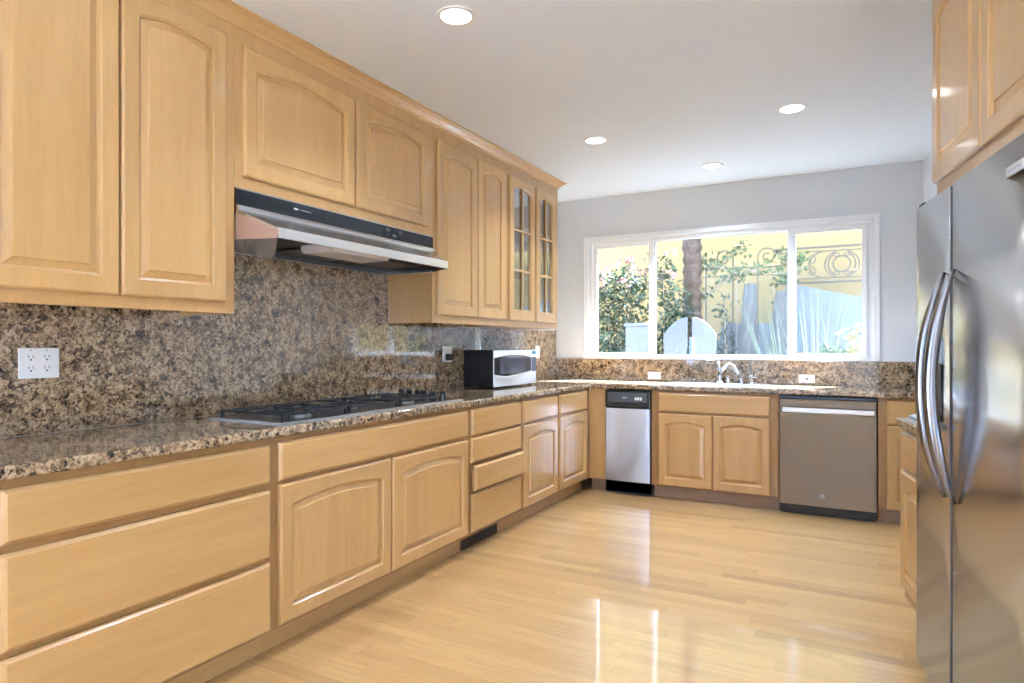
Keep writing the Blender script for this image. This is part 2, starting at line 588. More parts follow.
# ------------------------------------------------------------------ cabinet kit (local frame: x along the run, y into the wall, z up)
T = 0.02
def inset_loop(u0, u1, v0, v1, sag, d, y, n=14):
    a0, a1, b0 = u0 + d, u1 - d, v0 + d
    pts = [(a0, y, b0), (a1, y, b0)]
    for i in range(n + 1):
        s = 1 - i / n
        u = a0 + (a1 - a0) * s
        q = (u - u0) / (u1 - u0)
        v = v1 + sag * (1 - (2 * q - 1) ** 2) - d
        pts.append((u, y, v))
    return pts
def rect_loop(u0, u1, v0, v1, d, y, n=14):
    a0, a1, b0, b1 = u0 + d, u1 - d, v0 + d, v1 - d
    return [(a0, y, b0), (a1, y, b0)] + [(a1 + (a0 - a1) * i / n, y, b1) for i in range(n + 1)]

def make_door(parent, u0, u1, v0, v1, y0=0.0, stile=0.060, top=0.088, sag=0.030, bottom=0.060, mat=None, glass=False, name='door'):
    """arched raised-panel door, its back at y0, its face T further forward"""
    mat = mat or W_V
    F = y0 - T
    o = (u0 + stile, u1 - stile, v0 + bottom, v1 - top, sag)
    rings = [rect_loop(u0, u1, v0, v1, 0, y0), rect_loop(u0, u1, v0, v1, 0, F + 0.007), rect_loop(u0, u1, v0, v1, 0.003, F + 0.003),
             rect_loop(u0, u1, v0, v1, 0.009, F), inset_loop(*o, 0, F), inset_loop(*o, 0.003, F + 0.004), inset_loop(*o, 0.008, F + 0.006), inset_loop(*o, 0.010, F + 0.013)]
    if glass:
        rings.append(inset_loop(*o, 0.010, y0))
        rings.append(rings[0])
        m = MB().loops(rings, False, False)
        bmesh.ops.remove_doubles(m.bm, verts=m.bm.verts, dist=1e-6)
        d = m.build(name, mat, parent)
        m = MB()
        uc = (u0 + u1) / 2
        ht = v1 - v0
        m.box(uc - 0.009, uc + 0.009, F + 0.002, F + 0.015, o[2], o[3] + sag)
        for k in (1, 2):
            vz = v0 + bottom + (ht - top - bottom + 0.0) * k / 3
            m.box(o[0], o[1], F + 0.0025, F + 0.0145, vz - 0.009, vz + 0.009)
        m.build('muntin_grid', mat, d, bevel=0.003)
        g = inset_loop(*o, 0.004, F + 0.0165)
        g2 = inset_loop(*o, 0.004, F + 0.0190)
        MB().loops([g, g2]).build('glass_pane', M_CABGLASS, d)
        return d
    rings.append(inset_loop(*o, 0.014, F + 0.0135))
    d = MB().loops(rings, True, False).build(name, mat, parent)
    pr = [inset_loop(*o, 0.014, F + 0.0135), inset_loop(*o, 0.036, F + 0.0065), inset_loop(*o, 0.0385, F + 0.0022), inset_loop(*o, 0.041, F + 0.0015)]
    MB().loops(pr, False, True).build('raised_panel', mat, d)
    return d

def make_drawer(parent, u0, u1, v0, v1, y0=0.0, mat=None, name='drawer', out=0.0):
    mat = mat or W_H
    F = y0 - T - out
    def r(d, y): return [(u0 + d, y, v0 + d), (u1 - d, y, v0 + d), (u1 - d, y, v1 - d), (u0 + d, y, v1 - d)]
    d = MB().loops([r(0, F + T), r(0, F + 0.011), r(0.003, F + 0.0085), r(0.005, F + 0.0075), r(0.010, F + 0.001), r(0.0115, F)]).build(name, mat, parent)
    if out:
        MB().box(u0 + 0.02, u1 - 0.02, F + T, y0 + 0.02, v0 + 0.02, v1 - 0.03).build('drawer_box', W_D, d)
    return d

def cabinet(label, cat, run, u0, u1, z0, z1, depth, fronts, toe=False, name='base_cabinet', glass=False, toe_mat=None, body_top=None):
    loc, rz = run
    c, s = math.cos(rz), math.sin(rz)
    t = thing(name, label, cat, (loc[0] + c * u0, loc[1] + s * u0, 0.0), rz)
    wd = u1 - u0
    e = 0.0004
    if glass:
        m = MB()
        m.box(e, 0.018, T, depth, z0, z1).box(wd - 0.018, wd - e, T, depth, z0, z1)
        m.box(0.018, wd - 0.018, depth - 0.01, depth, z0, z1)
        m.box(0.018, wd - 0.018, T, depth - 0.01, z0, z0 + 0.018).box(0.018, wd - 0.018, T, depth - 0.01, z1 - 0.018, z1)
        m.build('carcass', W_V, t)
        for zz in (z0 + (z1 - z0) * 0.36, z0 + (z1 - z0) * 0.64):
            MB().box(0.019, wd - 0.019, 0.04, depth - 0.011, zz, zz + 0.018).build('shelf', W_H, t)
        m = MB()
        us = [0.0] + [x for fr in fronts for x in (fr[1] + 0.02, fr[2] - 0.02)] + [wd]
        for a, b2 in zip(us[0::2], us[1::2]):
            m.box(a + (e if a == 0 else 0), b2 - (e if b2 == wd else 0), 0, T, z0, z1)
        v0 = min(fr[3] for fr in fronts) + 0.03
        v1 = max(fr[4] for fr in fronts) - 0.055
        for a, b2 in zip(us[1::2], us[2::2]):
            m.box(a, b2, 0, T, z0, v0).box(a, b2, 0, T, v1, z1)
        m.build('face_frame', W_F, t)
    else:
        m = MB().box(e, wd - e, T, depth, z0 + (0 if toe else 0.03), body_top or z1)
        if not toe: m.box(e, 0.018, T, depth, z0, z0 + 0.03).box(wd - 0.018, wd - e, T, depth, z0, z0 + 0.03)
        m.build('carcass', W_V, t)
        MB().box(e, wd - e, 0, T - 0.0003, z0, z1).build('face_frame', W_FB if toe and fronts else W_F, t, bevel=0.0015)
    if toe:
        MB().box(e, wd - e, 0.07, 0.09, 0.0, z0).build('toe_kick', toe_mat or W_TOE, t)
    for fr in fronts:
        k = fr[0]
        kw = fr[5] if len(fr) > 5 else {}
        if k == 'door': make_door(t, *fr[1:5], **kw)
        elif k == 'glass': make_door(t, *fr[1:5], glass=True, **kw)
        else: make_drawer(t, *fr[1:5], **kw)
    return t

# ---- range wall, base units
XB = -2.056
RUN_B = ((XB, 0.0, 0), PI / 2)
DB = 0.60
ZB, ZT = 0.105, 0.8735
def left_base(label, u0, u1, fronts):
    return cabinet(label, 'cabinet', RUN_B, u0, u1, ZB, ZT, DB, [(k[0], k[1] - u0, k[2] - u0, *k[3:]) for k in fronts], toe=True)
left_base('maple base cabinet of three wide drawers below the double outlet', 0.80, 1.795,
          [('drawer', 0.866, 1.767, 0.696, 0.847), ('drawer', 0.866, 1.767, 0.403, 0.671), ('drawer', 0.866, 1.767, 0.117, 0.385)])
left_base('wide maple base cabinet with two arched doors under the gas cooktop', 1.795, 3.228,
          [('drawer', 1.812, 3.210, 0.698, 0.851, dict(name='false_drawer')), ('door', 1.812, 2.500, 0.121, 0.682), ('door', 2.514, 3.206, 0.121, 0.682)])
left_base('narrow maple base cabinet with a stack of four drawers, one slightly open', 3.228, 3.895,
          [('drawer', 3.249, 3.876, 0.697, 0.855), ('drawer', 3.249, 3.876, 0.535, 0.686), ('drawer', 3.252, 3.882, 0.371, 0.520, dict(out=0.022)), ('drawer', 3.249, 3.876, 0.121, 0.349)])
left_base('maple base cabinet with one drawer over one arched door below the microwave', 3.895, 4.495,
          [('drawer', 3.917, 4.476, 0.700, 0.853), ('door', 3.917, 4.476, 0.119, 0.685)])
left_base('maple base cabinet with one drawer and arched door beside the trash compactor corner', 4.495, 5.149,
          [('drawer', 4.516, 5.070, 0.700, 0.855), ('door', 4.516, 5.070, 0.119, 0.685)])

# ---- range wall, wall units
XU = -2.318
RUN_U = ((XU, 0.0, 0), PI / 2)
DU = 0.3395
ZC = 2.5915
def left_wall(label, u0, u1, z0, fronts, glass=False):
    return cabinet(label, 'cabinet', RUN_U, u0, u1, z0, ZC, DU, [(k[0], k[1] - u0, k[2] - u0, *k[3:]) for k in fronts], name='wall_cabinet', glass=glass)
left_wall('tall maple wall cabinet with two arched doors above the double outlet', 0.86, 1.816, 1.373,
          [('door', 0.905, 1.331, 1.418, 2.527), ('door', 1.339, 1.768, 1.418, 2.527)])
left_wall('short maple wall cabinet with two wide arched doors above the range hood', 1.816, 3.229, 1.907,
          [('door', 1.852, 2.528, 1.957, 2.515, dict(sag=0.036)), ('door', 2.546, 3.178, 1.957, 2.515, dict(sag=0.036))])
left_wall('tall maple wall cabinet with two solid arched doors between hood and glass cabinet', 3.229, 4.160, 1.379,
          [('door', 3.273, 3.734, 1.428, 2.515), ('door', 3.744, 4.132, 1.428, 2.515)])
left_wall('maple wall cabinet with two glass paned arched doors above the microwave', 4.160, 5.081, 1.379,
          [('glass', 4.195, 4.610, 1.428, 2.510, dict(bottom=0.075)), ('glass', 4.640, 5.000, 1.428, 2.510, dict(bottom=0.075))], glass=True)
# crown moulding, mitred round the end of the last cabinet
prof = [(0.0, -0.062), (0.004, -0.062), (0.008, -0.050), (0.010, -0.046), (0.022, -0.036), (0.036, -0.020), (0.044, -0.016), (0.048, -0.012), (0.058, -0.008), (0.058, -0.0005), (0.0, -0.0005)]
t = thing('crown_molding', 'stepped maple crown molding along the ceiling above the range wall cabinets', 'molding', (XU, 0.86, H))
rings = []
for (dx, dy, kx, ky) in ((0, 0, 1, 0), (0, 5.081 - 0.86, 1, 1), (-0.3395, 5.081 - 0.86, 0, 1)):
    rings.append([(dx + kx * w_ + (0.0004 if kx and not ky else 0.0004 * kx), dy + ky * (w_ + 0.0006), h_) for (w_, h_) in prof])
MB().loops(rings).build('molding_profile', W_D, t)

# ---- back run
YF = 5.150
RUN_K = ((0.0, YF, 0), 0.0)
DK = 0.62
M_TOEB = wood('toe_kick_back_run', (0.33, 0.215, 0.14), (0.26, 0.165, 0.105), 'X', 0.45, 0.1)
def back_base(label, u0, u1, fronts, name='base_cabinet', cat='cabinet', body_top=None):
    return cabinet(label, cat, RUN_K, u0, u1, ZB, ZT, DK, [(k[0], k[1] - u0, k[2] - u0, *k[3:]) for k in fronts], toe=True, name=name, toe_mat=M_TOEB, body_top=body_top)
back_base('plain narrow maple filler panel in the corner beside the trash compactor', XB + 0.001, -1.9065, [], name='filler_panel', cat='panel')
back_base('maple sink base cabinet with false drawer and two arched doors', -1.5085, -0.5465,
          [('drawer', -1.451, -0.606, 0.703, 0.856, dict(name='false_drawer')), ('door', -1.451, -1.029, 0.111, 0.690, dict(stile=0.052)), ('door', -1.020, -0.606, 0.111, 0.690, dict(stile=0.052))], body_top=0.70)
back_base('maple base cabinet with one drawer and door next to the dishwasher', 0.094, 0.505,
          [('drawer', 0.149, 0.495, 0.693, 0.853), ('door', 0.149, 0.495, 0.102, 0.682)])

# trash compactor
t = thing('trash_compactor', 'narrow trash compactor with black control panel and shiny steel front', 'trash compactor', (-1.9055, YF, 0))
wd = 0.396
MB().box(0.004, wd - 0.004, 0.0, 0.60, 0.02, 0.868).build('case', M_BLACK, t)
m = MB()
def bow(u0, u1, v0, v1, y0, dep, n=12):
    bot = [(u0, y0, v0)] + [(u0 + (u1 - u0) * i / n, y0 - 0.018 - dep * (1 - (2 * i / n - 1) ** 2), v0) for i in range(n + 1)] + [(u1, y0, v0)]
    return [bot, [(p[0], p[1], v1) for p in bot]]
m.loops(bow(0.010, wd - 0.010, 0.112, 0.716, -0.002, 0.010))
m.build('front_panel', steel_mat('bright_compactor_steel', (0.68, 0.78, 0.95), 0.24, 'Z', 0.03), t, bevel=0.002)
m = MB().box(0.006, wd - 0.006, -0.030, -0.001, 0.724, 0.862)
cp = m.build('control_panel', M_BLACK, t, bevel=0.006, label='glossy black control panel')
MB().box(0.03, wd - 0.03, -0.034, -0.029, 0.735, 0.742).build('finger_groove', M_BLACKM, cp)
MB().box(0.030, wd - 0.030, -0.0315, -0.0300, 0.770, 0.848).build('panel_inlay', M_DGREY, cp)
for (a, b2, z, mt) in ((0.06, 0.11, 0.80, M_GREY), (0.16, 0.20, 0.80, M_GREY)):
    MB().box(a, b2, -0.0325, -0.0312, z, z + 0.012).build('printed_mark', M_DGREY if a < 0.1 else mt, cp)
for k in range(3):
    MB().box(0.265 + k * 0.022, 0.281 + k * 0.022, -0.036, -0.0312, 0.788, 0.812).build('rocker_switch', M_PLATE, cp, bevel=0.002)
MB().box(0.004, wd - 0.004, 0.0, 0.03, 0.012, 0.106).build('toe_plate', plain('navy_black_plate', (0.012, 0.03, 0.055), 0.3), t)

# dishwasher
t = thing('dishwasher', 'stainless dishwasher with a straight bar handle beside the sink cabinet', 'dishwasher', (-0.5455, YF, 0))
wd = 0.638
MB().box(0.004, wd - 0.004, 0.004, 0.58, 0.02, 0.868).build('tub', M_BLACKM, t)
MB().box(0.006, wd - 0.006, -0.030, 0.003, 0.076, 0.848).build('door', M_STEEL_W, t, bevel=0.004)
MB().box(0.008, wd - 0.008, -0.024, 0.003, 0.850, 0.868).build('control_strip', plain('dark_blue_strip', (0.015, 0.03, 0.05), 0.2), t, bevel=0.002)
h = MB().box(0.030, wd - 0.020, -0.078, -0.062, 0.752, 0.788).build('handle', plain('bright_steel', (0.80, 0.78, 0.76), 0.3, 1.0), t, bevel=0.005)
for x in (0.05, wd - 0.06):
    MB().box(x, x + 0.02, -0.064, -0.029, 0.758, 0.782).build('handle_post', M_STEEL, h)
MB().lathe([(0.017, 0.0), (0.017, 0.002), (0.0145, 0.0025)], (0.295, -0.0300, 0.155), axis='y').build('round_emblem', plain('pale_emblem', (0.22, 0.21, 0.21), 0.35, 0.5), t)
MB().box(0.010, wd - 0.010, 0.02, 0.05, 0.002, 0.074).build('toe_plate', M_BLACKM, t)

# ---- counters and splashbacks
def cells(xs, ys, keep, z0, z1, org):
    m = MB()
    bm = m.bm
    V = {}
    def v(i, j, k):
        if (i, j, k) not in V:
            x = xs[i](ys[j]) if callable(xs[i]) else xs[i]
            V[(i, j, k)] = bm.verts.new((x - org[0], ys[j] - org[1], (z0, z1)[k] - org[2]))
        return V[(i, j, k)]
    nx, ny = len(xs) - 1, len(ys) - 1
    K = lambda i, j: 0 <= i < nx and 0 <= j < ny and keep(i, j)
    for i in range(nx):
        for j in range(ny):
            if not K(i, j): continue
            bm.faces.new((v(i, j, 1), v(i + 1, j, 1), v(i + 1, j + 1, 1), v(i, j + 1, 1)))
            bm.faces.new((v(i, j, 0), v(i, j + 1, 0), v(i + 1, j + 1, 0), v(i + 1, j, 0)))
            if not K(i - 1, j): bm.faces.new((v(i, j, 0), v(i, j, 1), v(i, j + 1, 1), v(i, j + 1, 0)))
            if not K(i + 1, j): bm.faces.new((v(i + 1, j, 0), v(i + 1, j + 1, 0), v(i + 1, j + 1, 1), v(i + 1, j, 1)))
            if not K(i, j - 1): bm.faces.new((v(i, j, 0), v(i + 1, j, 0), v(i + 1, j, 1), v(i, j, 1)))
            if not K(i, j + 1): bm.faces.new((v(i, j + 1, 0), v(i, j + 1, 1), v(i + 1, j + 1, 1), v(i + 1, j + 1, 0)))
    return m
wallx = lambda y: rt(2.83, OFFW)[0] + (5.7912 - y) * math.tan(AN) - 0.002
SX0, SX1, SY0, SY1 = -1.44, -0.67, 5.225, 5.705
xs = [-2.6575, XB + 0.026, SX0, SX1, wallx]
ys = [0.80, YF - 0.026, SY0, SY1, 5.7705]
m = cells(xs, ys, lambda i, j: (i == 0) or (j >= 1 and not (i == 2 and j == 2)), 0.8745, 0.914, (XB, YF, 0.8745))
o = m.build('countertop', M_GRAN, None, bevel=0.011, seg=4)
o.location = (XB, YF, 0.8745)
tag(o, 'L-shaped polished brown granite countertop along the range wall and window wall', 'countertop')
m = MB()
m.prism([(0.80, 0.9145), (5.7905, 0.9145), (5.7905, 1.3785), (5.0620, 1.3785), (5.0620, 1.4075), (3.2485, 1.4075), (3.2485, 1.3785), (3.2285, 1.3785), (3.2285, 1.6865), (1.8165, 1.6865), (1.8165, 1.3725), (1.7975, 1.3725), (1.7975, 1.4025), (0.88, 1.4025), (0.88, 1.3725), (0.80, 1.3725)], 'x', -2.677, -2.6585)
o = m.build('backsplash', M_GRAN)
tag(o, 'tall brown granite backsplash behind the cooktop reaching up to the range hood', 'backsplash')
m = MB().prism([(-2.658, 5.771), (wallx(5.771), 5.771), (wallx(5.7905), 5.7905), (-2.658, 5.7905)], 'z', 0.9145, 1.1125)
o = m.build('backsplash', M_GRAN, bevel=0.002)
tag(o, 'low brown granite backsplash strip running under the sink window', 'backsplash')

# ---- sink and taps
t = thing('sink', 'steel drop-in kitchen sink set in the granite below the window', 'sink', ((SX0 + SX1) / 2, 5.46, 0.914))
hx = (SX1 - SX0) / 2
def sr(x0, x1, y0, y1, z): return [(x0, y0, z), (x1, y0, z), (x1, y1, z), (x0, y1, z)]
m = MB().loops([sr(-hx - 0.015, hx + 0.015, -0.250, 0.262, 0.0005), sr(-hx - 0.013, hx + 0.013, -0.248, 0.260, 0.005), sr(-hx + 0.02, hx - 0.02, -0.215, 0.155, 0.005), sr(-hx + 0.022, hx - 0.022, -0.213, 0.153, 0.0)], False, False)
m.build('rim', M_STEEL, t)
m = MB().loops([sr(-hx + 0.022, hx - 0.022, -0.213, 0.153, 0.0), sr(-hx + 0.03, hx - 0.03, -0.205, 0.145, -0.16), sr(-hx + 0.06, hx - 0.06, -0.175, 0.115, -0.18)], False, True)
m.build('basin', M_STEEL, t)
MB().lathe([(0.045, -0.1795), (0.045, -0.176), (0.03, -0.177), (0.0, -0.1785)], (0, -0.03, 0), seg=20, cap1=False).build('drain', M_CHROME, t)

ZD = 0.9195
t = thing('faucet', 'chrome kitchen faucet with a slanted spout and lever on the sink deck', 'faucet', (-1.070, 5.660, ZD))
MB().lathe([(0.030, 0), (0.030, 0.006), (0.022, 0.012), (0.021, 0.085), (0.024, 0.090), (0.024, 0.115), (0.019, 0.130)], seg=20).build('post', M_CHROME, t, smooth=False)
MB().tube([(0.0, -0.01, 0.07), (0.045, -0.05, 0.125), (0.085, -0.085, 0.158), (0.105, -0.10, 0.163), (0.13, -0.125, 0.150), (0.19, -0.18, 0.092)], [0.016, 0.016, 0.015, 0.015, 0.014, 0.013], seg=10).build('spout', M_CHROME, t, smooth=True)
MB().tube([(0, 0, 0.128), (-0.005, 0.005, 0.150), (-0.018, 0.01, 0.180)], [0.012, 0.010, 0.012], seg=10).build('lever', M_CHROME, t, smooth=True)
t = thing('soap_dispenser', 'short chrome deck stub close beside the faucet post', 'soap dispenser', (-1.000, 5.668, ZD))
MB().lathe([(0.020, 0), (0.020, 0.005), (0.016, 0.010), (0.016, 0.052), (0.012, 0.060)], seg=18).build('body', M_CHROME, t)
t = thing('side_sprayer', 'short chrome sprayer stub between faucet and slim tap', 'sprayer', (-0.893, 5.668, ZD))
MB().lathe([(0.019, 0), (0.019, 0.005), (0.012, 0.012), (0.015, 0.045), (0.011, 0.058)], seg=18).build('body', M_CHROME, t)
t = thing('water_tap', 'slim chrome water tap with a tall thin lever on the sink deck', 'tap', (-0.812, 5.668, ZD))
MB().lathe([(0.022, 0), (0.022, 0.005), (0.017, 0.010), (0.017, 0.055), (0.020, 0.060), (0.012, 0.074)], seg=18).build('body', M_CHROME, t)
MB().tube([(-0.04, 0, 0.052), (0.04, 0, 0.052)], 0.008).build('cross_arm', M_CHROME, t)
MB().tube([(0, 0, 0.07), (-0.003, 0, 0.12), (-0.010, -0.004, 0.178)], [0.006, 0.005, 0.006]).build('lever', plain('dark_chrome', (0.35, 0.36, 0.38), 0.2, 1.0), t)

# ---- outlets
def plate(name, label, loc, rz, wd, ht, kind):
    t = thing(name, label, 'light switch' if kind in ('switch',) else 'outlet', loc, rz)
    MB().box(-wd / 2, wd / 2, -0.006, -0.0005, -ht / 2, ht / 2).build('cover_plate', M_PLATE, t, bevel=0.003)
    def sock(x, z, turn=False):
        f = MB().box(x - 0.016, x + 0.016, -0.0075, -0.006, z - 0.014, z + 0.014).build('socket', M_PLATE, t, bevel=0.001)
        m = MB()
        if turn:
            m.box(x - 0.008, x + 0.000, -0.0080, -0.0074, z - 0.0080, z - 0.0060).box(x - 0.008, x + 0.000, -0.0080, -0.0074, z + 0.0060, z + 0.0080)
            m.lathe([(0.003, 0), (0.003, 0.0006)], (x + 0.007, -0.0074, z), seg=10, axis='y')
        else:
            m.box(x - 0.0085, x - 0.0060, -0.0080, -0.0074, z - 0.000, z + 0.009).box(x + 0.0060, x + 0.0085, -0.0080, -0.0074, z - 0.000, z + 0.009)
            m.lathe([(0.0033, 0), (0.0033, 0.0006)], (x, -0.0074, z - 0.007), seg=10, axis='y')
        m.build('slots', M_SLOT, f)
    if kind == 'double':
        for x in (-0.028, 0.024):
            for z in (0.020, -0.020): sock(x, z)
        for x in (-0.028, 0.024):
            MB().lathe([(0.003, 0), (0.003, 0.001)], (x, -0.006, 0.047), seg=10, axis='y').build('screw', M_GREY, t)
    elif kind == 'plug':
        for x in (-0.03, 0.03): sock(x, 0.022)
        MB().box(-0.03, 0.015, -0.040, -0.0076, -0.045, 0.002).build('plug', M_BLACKM, t, bevel=0.004)
    elif kind == 'switch':
        MB().box(-0.016, 0.016, -0.009, -0.006, -0.033, 0.033).build('rocker', M_PLATE, t, bevel=0.002)
    elif kind == 'flat':
        for x in (-0.022, 0.022): sock(x, 0, True)
    elif kind == 'flatswitch':
        MB().box(-0.033, 0.033, -0.009, -0.006, -0.016, 0.016).build('rocker', M_PLATE, t, bevel=0.002)
    elif kind == 'flatdot':
        f = MB().box(-0.034, 0.034, -0.0075, -0.006, -0.017, 0.017).build('socket', M_PLATE, t, bevel=0.001)
        MB().box(-0.010, 0.010, -0.0085, -0.0074, -0.007, 0.007).build('test_button', M_SLOT, f)
    return t
XS = -2.6585
plate('wall_outlet', 'white double outlet plate with four sockets on the granite above the drawers', (XS, 1.2435, 1.175), PI / 2, 0.134, 0.111, 'double')
plate('wall_outlet', 'white outlet plate with a dark plug just behind the microwave', (XS, 3.890, 1.175), PI / 2, 0.12, 0.114, 'plug')
plate('wall_switch', 'small white switch plate on the granite past the microwave door', (XS, 5.370, 1.176), PI / 2, 0.080, 0.114, 'switch')
plate('wall_switch', 'sideways white switch plate low on the granite near the trash compactor', (-1.666, 5.771, 0.962), 0, 0.121, 0.068, 'flatswitch')
plate('wall_outlet', 'sideways white outlet with dark centre low on the granite above the dishwasher', (-0.399, 5.771, 0.965), 0, 0.120, 0.068, 'flatdot')

# ---- toe-kick vent
t = thing('toe_kick_vent', 'black slotted air vent in the toe kick under the four drawers', 'vent', (XB - 0.0705, 3.25, 0.0), PI / 2)
MB().box(0, 0.43, -0.006, -0.0005, 0.006, 0.062).build('backing', M_BLACKM, t)
m = MB()
m.box(0, 0.43, -0.010, -0.006, 0.056, 0.064).box(0, 0.43, -0.010, -0.006, 0.004, 0.011).box(0, 0.012, -0.010, -0.006, 0.011, 0.056).box(0.418, 0.43, -0.010, -0.006, 0.011, 0.056)
for k in range(4): m.box(0.012, 0.418, -0.009, -0.006, 0.018 + k * 0.010, 0.021 + k * 0.010)
m.build('grille', plain('bronze_grille', (0.05, 0.04, 0.035), 0.4, 0.5), t)

# ------------------------------------------------------------------ gas cooktop
t = thing('gas_cooktop', 'stainless gas cooktop with black cast iron grates set in the granite', 'cooktop', (-2.085, 1.862, 0.9142), PI / 2)
CW, CD = 1.352, 0.455
m = MB()
def cr(d, z): return [(d, d, z), (CW - d, d, z), (CW - d, CD - d, z), (d, CD - d, z)]
m.loops([cr(0, 0), cr(0, 0.007), cr(0.003, 0.009), cr(0.009, 0.009), cr(0.016, 0.006)])
m.build('tray', plain('polished_steel_tray', (0.50, 0.50, 0.52), 0.2, 1.0), t)
MB().box(0.018, 1.19, 0.018, CD - 0.018, 0.0062, 0.0075).build('burner_well', plain('dark_steel_well', (0.09, 0.09, 0.095), 0.25, 0.7), t)
GZ = 0.040
def grate(u0, u1, v0, v1, burners):
    m = MB()
    bw = 0.0055
    def bar(a, b2, c, d, z0=GZ - 0.010, z1=GZ): m.box(a, b2, c, d, z0, z1)
    bar(u0, u1, v0, v0 + 2 * bw); bar(u0, u1, v1 - 2 * bw, v1); bar(u0, u0 + 2 * bw, v0, v1); bar(u1 - 2 * bw, u1, v0, v1)
    vm = (v0 + v1) / 2
    bar(u0, u1, vm - bw, vm + bw)
    for (bu, bv) in burners:
        for (du, dv) in ((1, 0), (-1, 0), (0, 1), (0, -1)):
            r0 = 0.028
            if du:
                e = u1 if du > 0 else u0
                a, b2 = sorted((bu + du * r0, e)); bar(a, b2, bv - bw, bv + bw, GZ - 0.008, GZ + 0.003)
            else:
                e = (v1 if bv > vm - 1e-3 else vm) if dv > 0 else (v0 if bv < vm + 1e-3 else vm)
                a, b2 = sorted((bv + dv * r0, e)); bar(bu - bw, bu + bw, a, b2, GZ - 0.008, GZ + 0.003)
    for (fu, fv) in ((u0, v0), (u1 - 0.014, v0), (u0, v1 - 0.014), (u1 - 0.014, v1 - 0.014)):
        m.box(fu, fu + 0.014, fv, fv + 0.014, 0.0078, GZ - 0.009)
    m.build('grate', M_IRON, t, bevel=0.002)
B = [(0.22, 0.13), (0.22, 0.33), (0.61, 0.228), (0.98, 0.13), (0.98, 0.33)]
grate(0.030, 0.415, 0.030, CD - 0.030, B[:2])
grate(0.425, 0.795, 0.030, CD - 0.030, B[2:3])
grate(0.805, 1.180, 0.030, CD - 0.030, B[3:])
for k, (u, v) in enumerate(B):
    r = 0.060 if k == 2 else 0.046
    bo = MB().lathe([(r, 0.0076), (r, 0.015), (r * 0.8, 0.019)], (u, v, 0), seg=24).build('burner', plain('burner_alloy', (0.30, 0.29, 0.28), 0.4, 0.9), t)
    MB().lathe([(r * 0.72, 0.0192), (r * 0.72, 0.025), (r * 0.6, 0.028)], (u, v, 0), seg=24).build('burner_cap', M_IRON, bo)
for (x, y) in ((-2.535, 3.168), (-2.470, 3.166), (-2.400, 3.162), (-2.340, 3.150), (-2.235, 3.105), (-2.135, 3.075)):
    u, v = y - 1.862, max(0.035, min(0.42, (-2.085 - x) * 0.93))
    k = MB().lathe([(0.023, 0.0064), (0.023, 0.014), (0.019, 0.017), (0.018, 0.046), (0.015, 0.050)], (u, v, 0), seg=18).build('knob', M_BLACK, t)
    MB().box(u - 0.003, u + 0.003, v - 0.015, v + 0.015, 0.0495, 0.055).build('knob_grip', M_BLACK, k)

# ------------------------------------------------------------------ range hood
t = thing('range_hood', 'under-cabinet steel range hood with black control strip over the cooktop', 'range hood', (XU, 1.819, 1.687), PI / 2)
HW = 1.4085
ZU, ZL = 0.0, 0.041      # underside, top of lip above the base of the hood
LY = -0.188              # lip front
l0, l1 = 0.064, 1.300
zt, zm, zs = 0.2175, 0.147, 0.122
MB().box(0, HW, -0.004, 0.30, zs, zt).build('housing', M_STEEL, t)
cs = MB().box(0.001, HW - 0.001, -0.010, -0.0041, zm, zt - 0.006).build('control_strip', M_GLASSK, t, label='glossy black control strip')
MB().box(0.50, 0.93, -0.0112, -0.0101, zm + 0.004, zt - 0.010).build('display_window', M_BLACK, cs)
MB().box(0.31, 0.335, -0.0112, -0.0101, zm + 0.034, zm + 0.042).build('maker_mark', M_PLATE, cs)
MB().box(0.345, 0.415, -0.0112, -0.0101, zm + 0.036, zm + 0.039).build('printed_line', M_GREY, cs)
for i in range(3):
    for j in range(2):
        MB().box(0.965 + i * 0.055, 0.995 + i * 0.055, -0.0125, -0.0101, zm + 0.012 + j * 0.026, zm + 0.028 + j * 0.026).build('button', M_DGREY if (i + j) % 2 else M_BLACK, cs, bevel=0.001)
MB().box(0.0, HW, -0.012, -0.004, zt - 0.0055, zt + 0.0).build('top_bead', M_STEEL, t)
MB().prism([(-0.014, zm - 0.002), (-0.004, zm), (-0.004, zs), (-0.020, zs), (-0.022, zs + 0.010)], 'x', 0.0, HW).build('lower_bead', M_STEEL, t)
# sloping visor that narrows towards its lip
v = MB()
v.hexa([(0.0, -0.004, zs - 0.010), (HW, -0.004, zs - 0.010), (HW, 0.04, zs - 0.010), (0.0, 0.04, zs - 0.010),
        (0.0, -0.019, zs), (HW, -0.019, zs), (HW, 0.04, zs), (0.0, 0.04, zs)])
v.hexa([(l0, LY, ZL - 0.004), (l1, LY, ZL - 0.004), (HW, -0.004, zs - 0.012), (0.0, -0.004, zs - 0.012),
        (l0, LY, ZL), (l1, LY, ZL), (HW, -0.019, zs), (0.0, -0.019, zs)])
v.build('visor', M_STEEL, t)
MB().box(l0 - 0.001, l1 + 0.001, LY - 0.006, LY + 0.004, ZU, ZL + 0.002).build('lip', plain('bright_lip_steel', (0.78, 0.75, 0.71), 0.35, 0.9), t, bevel=0.002)
def cheek(sgn, e0, e1, mt):
    th = 0.004 * sgn
    m = MB()
    m.hexa([(e0, -0.004, ZU), (e1, LY, ZU), (e1 + th, LY, ZU), (e0 + th, -0.004, ZU),
            (e0, -0.004, zs - 0.0125), (e1, LY, ZL - 0.0045), (e1 + th, LY, ZL - 0.0045), (e0 + th, -0.004, zs - 0.0125)])
    m.box(min(e0, e0 + th), max(e0, e0 + th), -0.0039, 0.338, ZU, zs - 0.0125)
    m.build('cheek', mt, t)
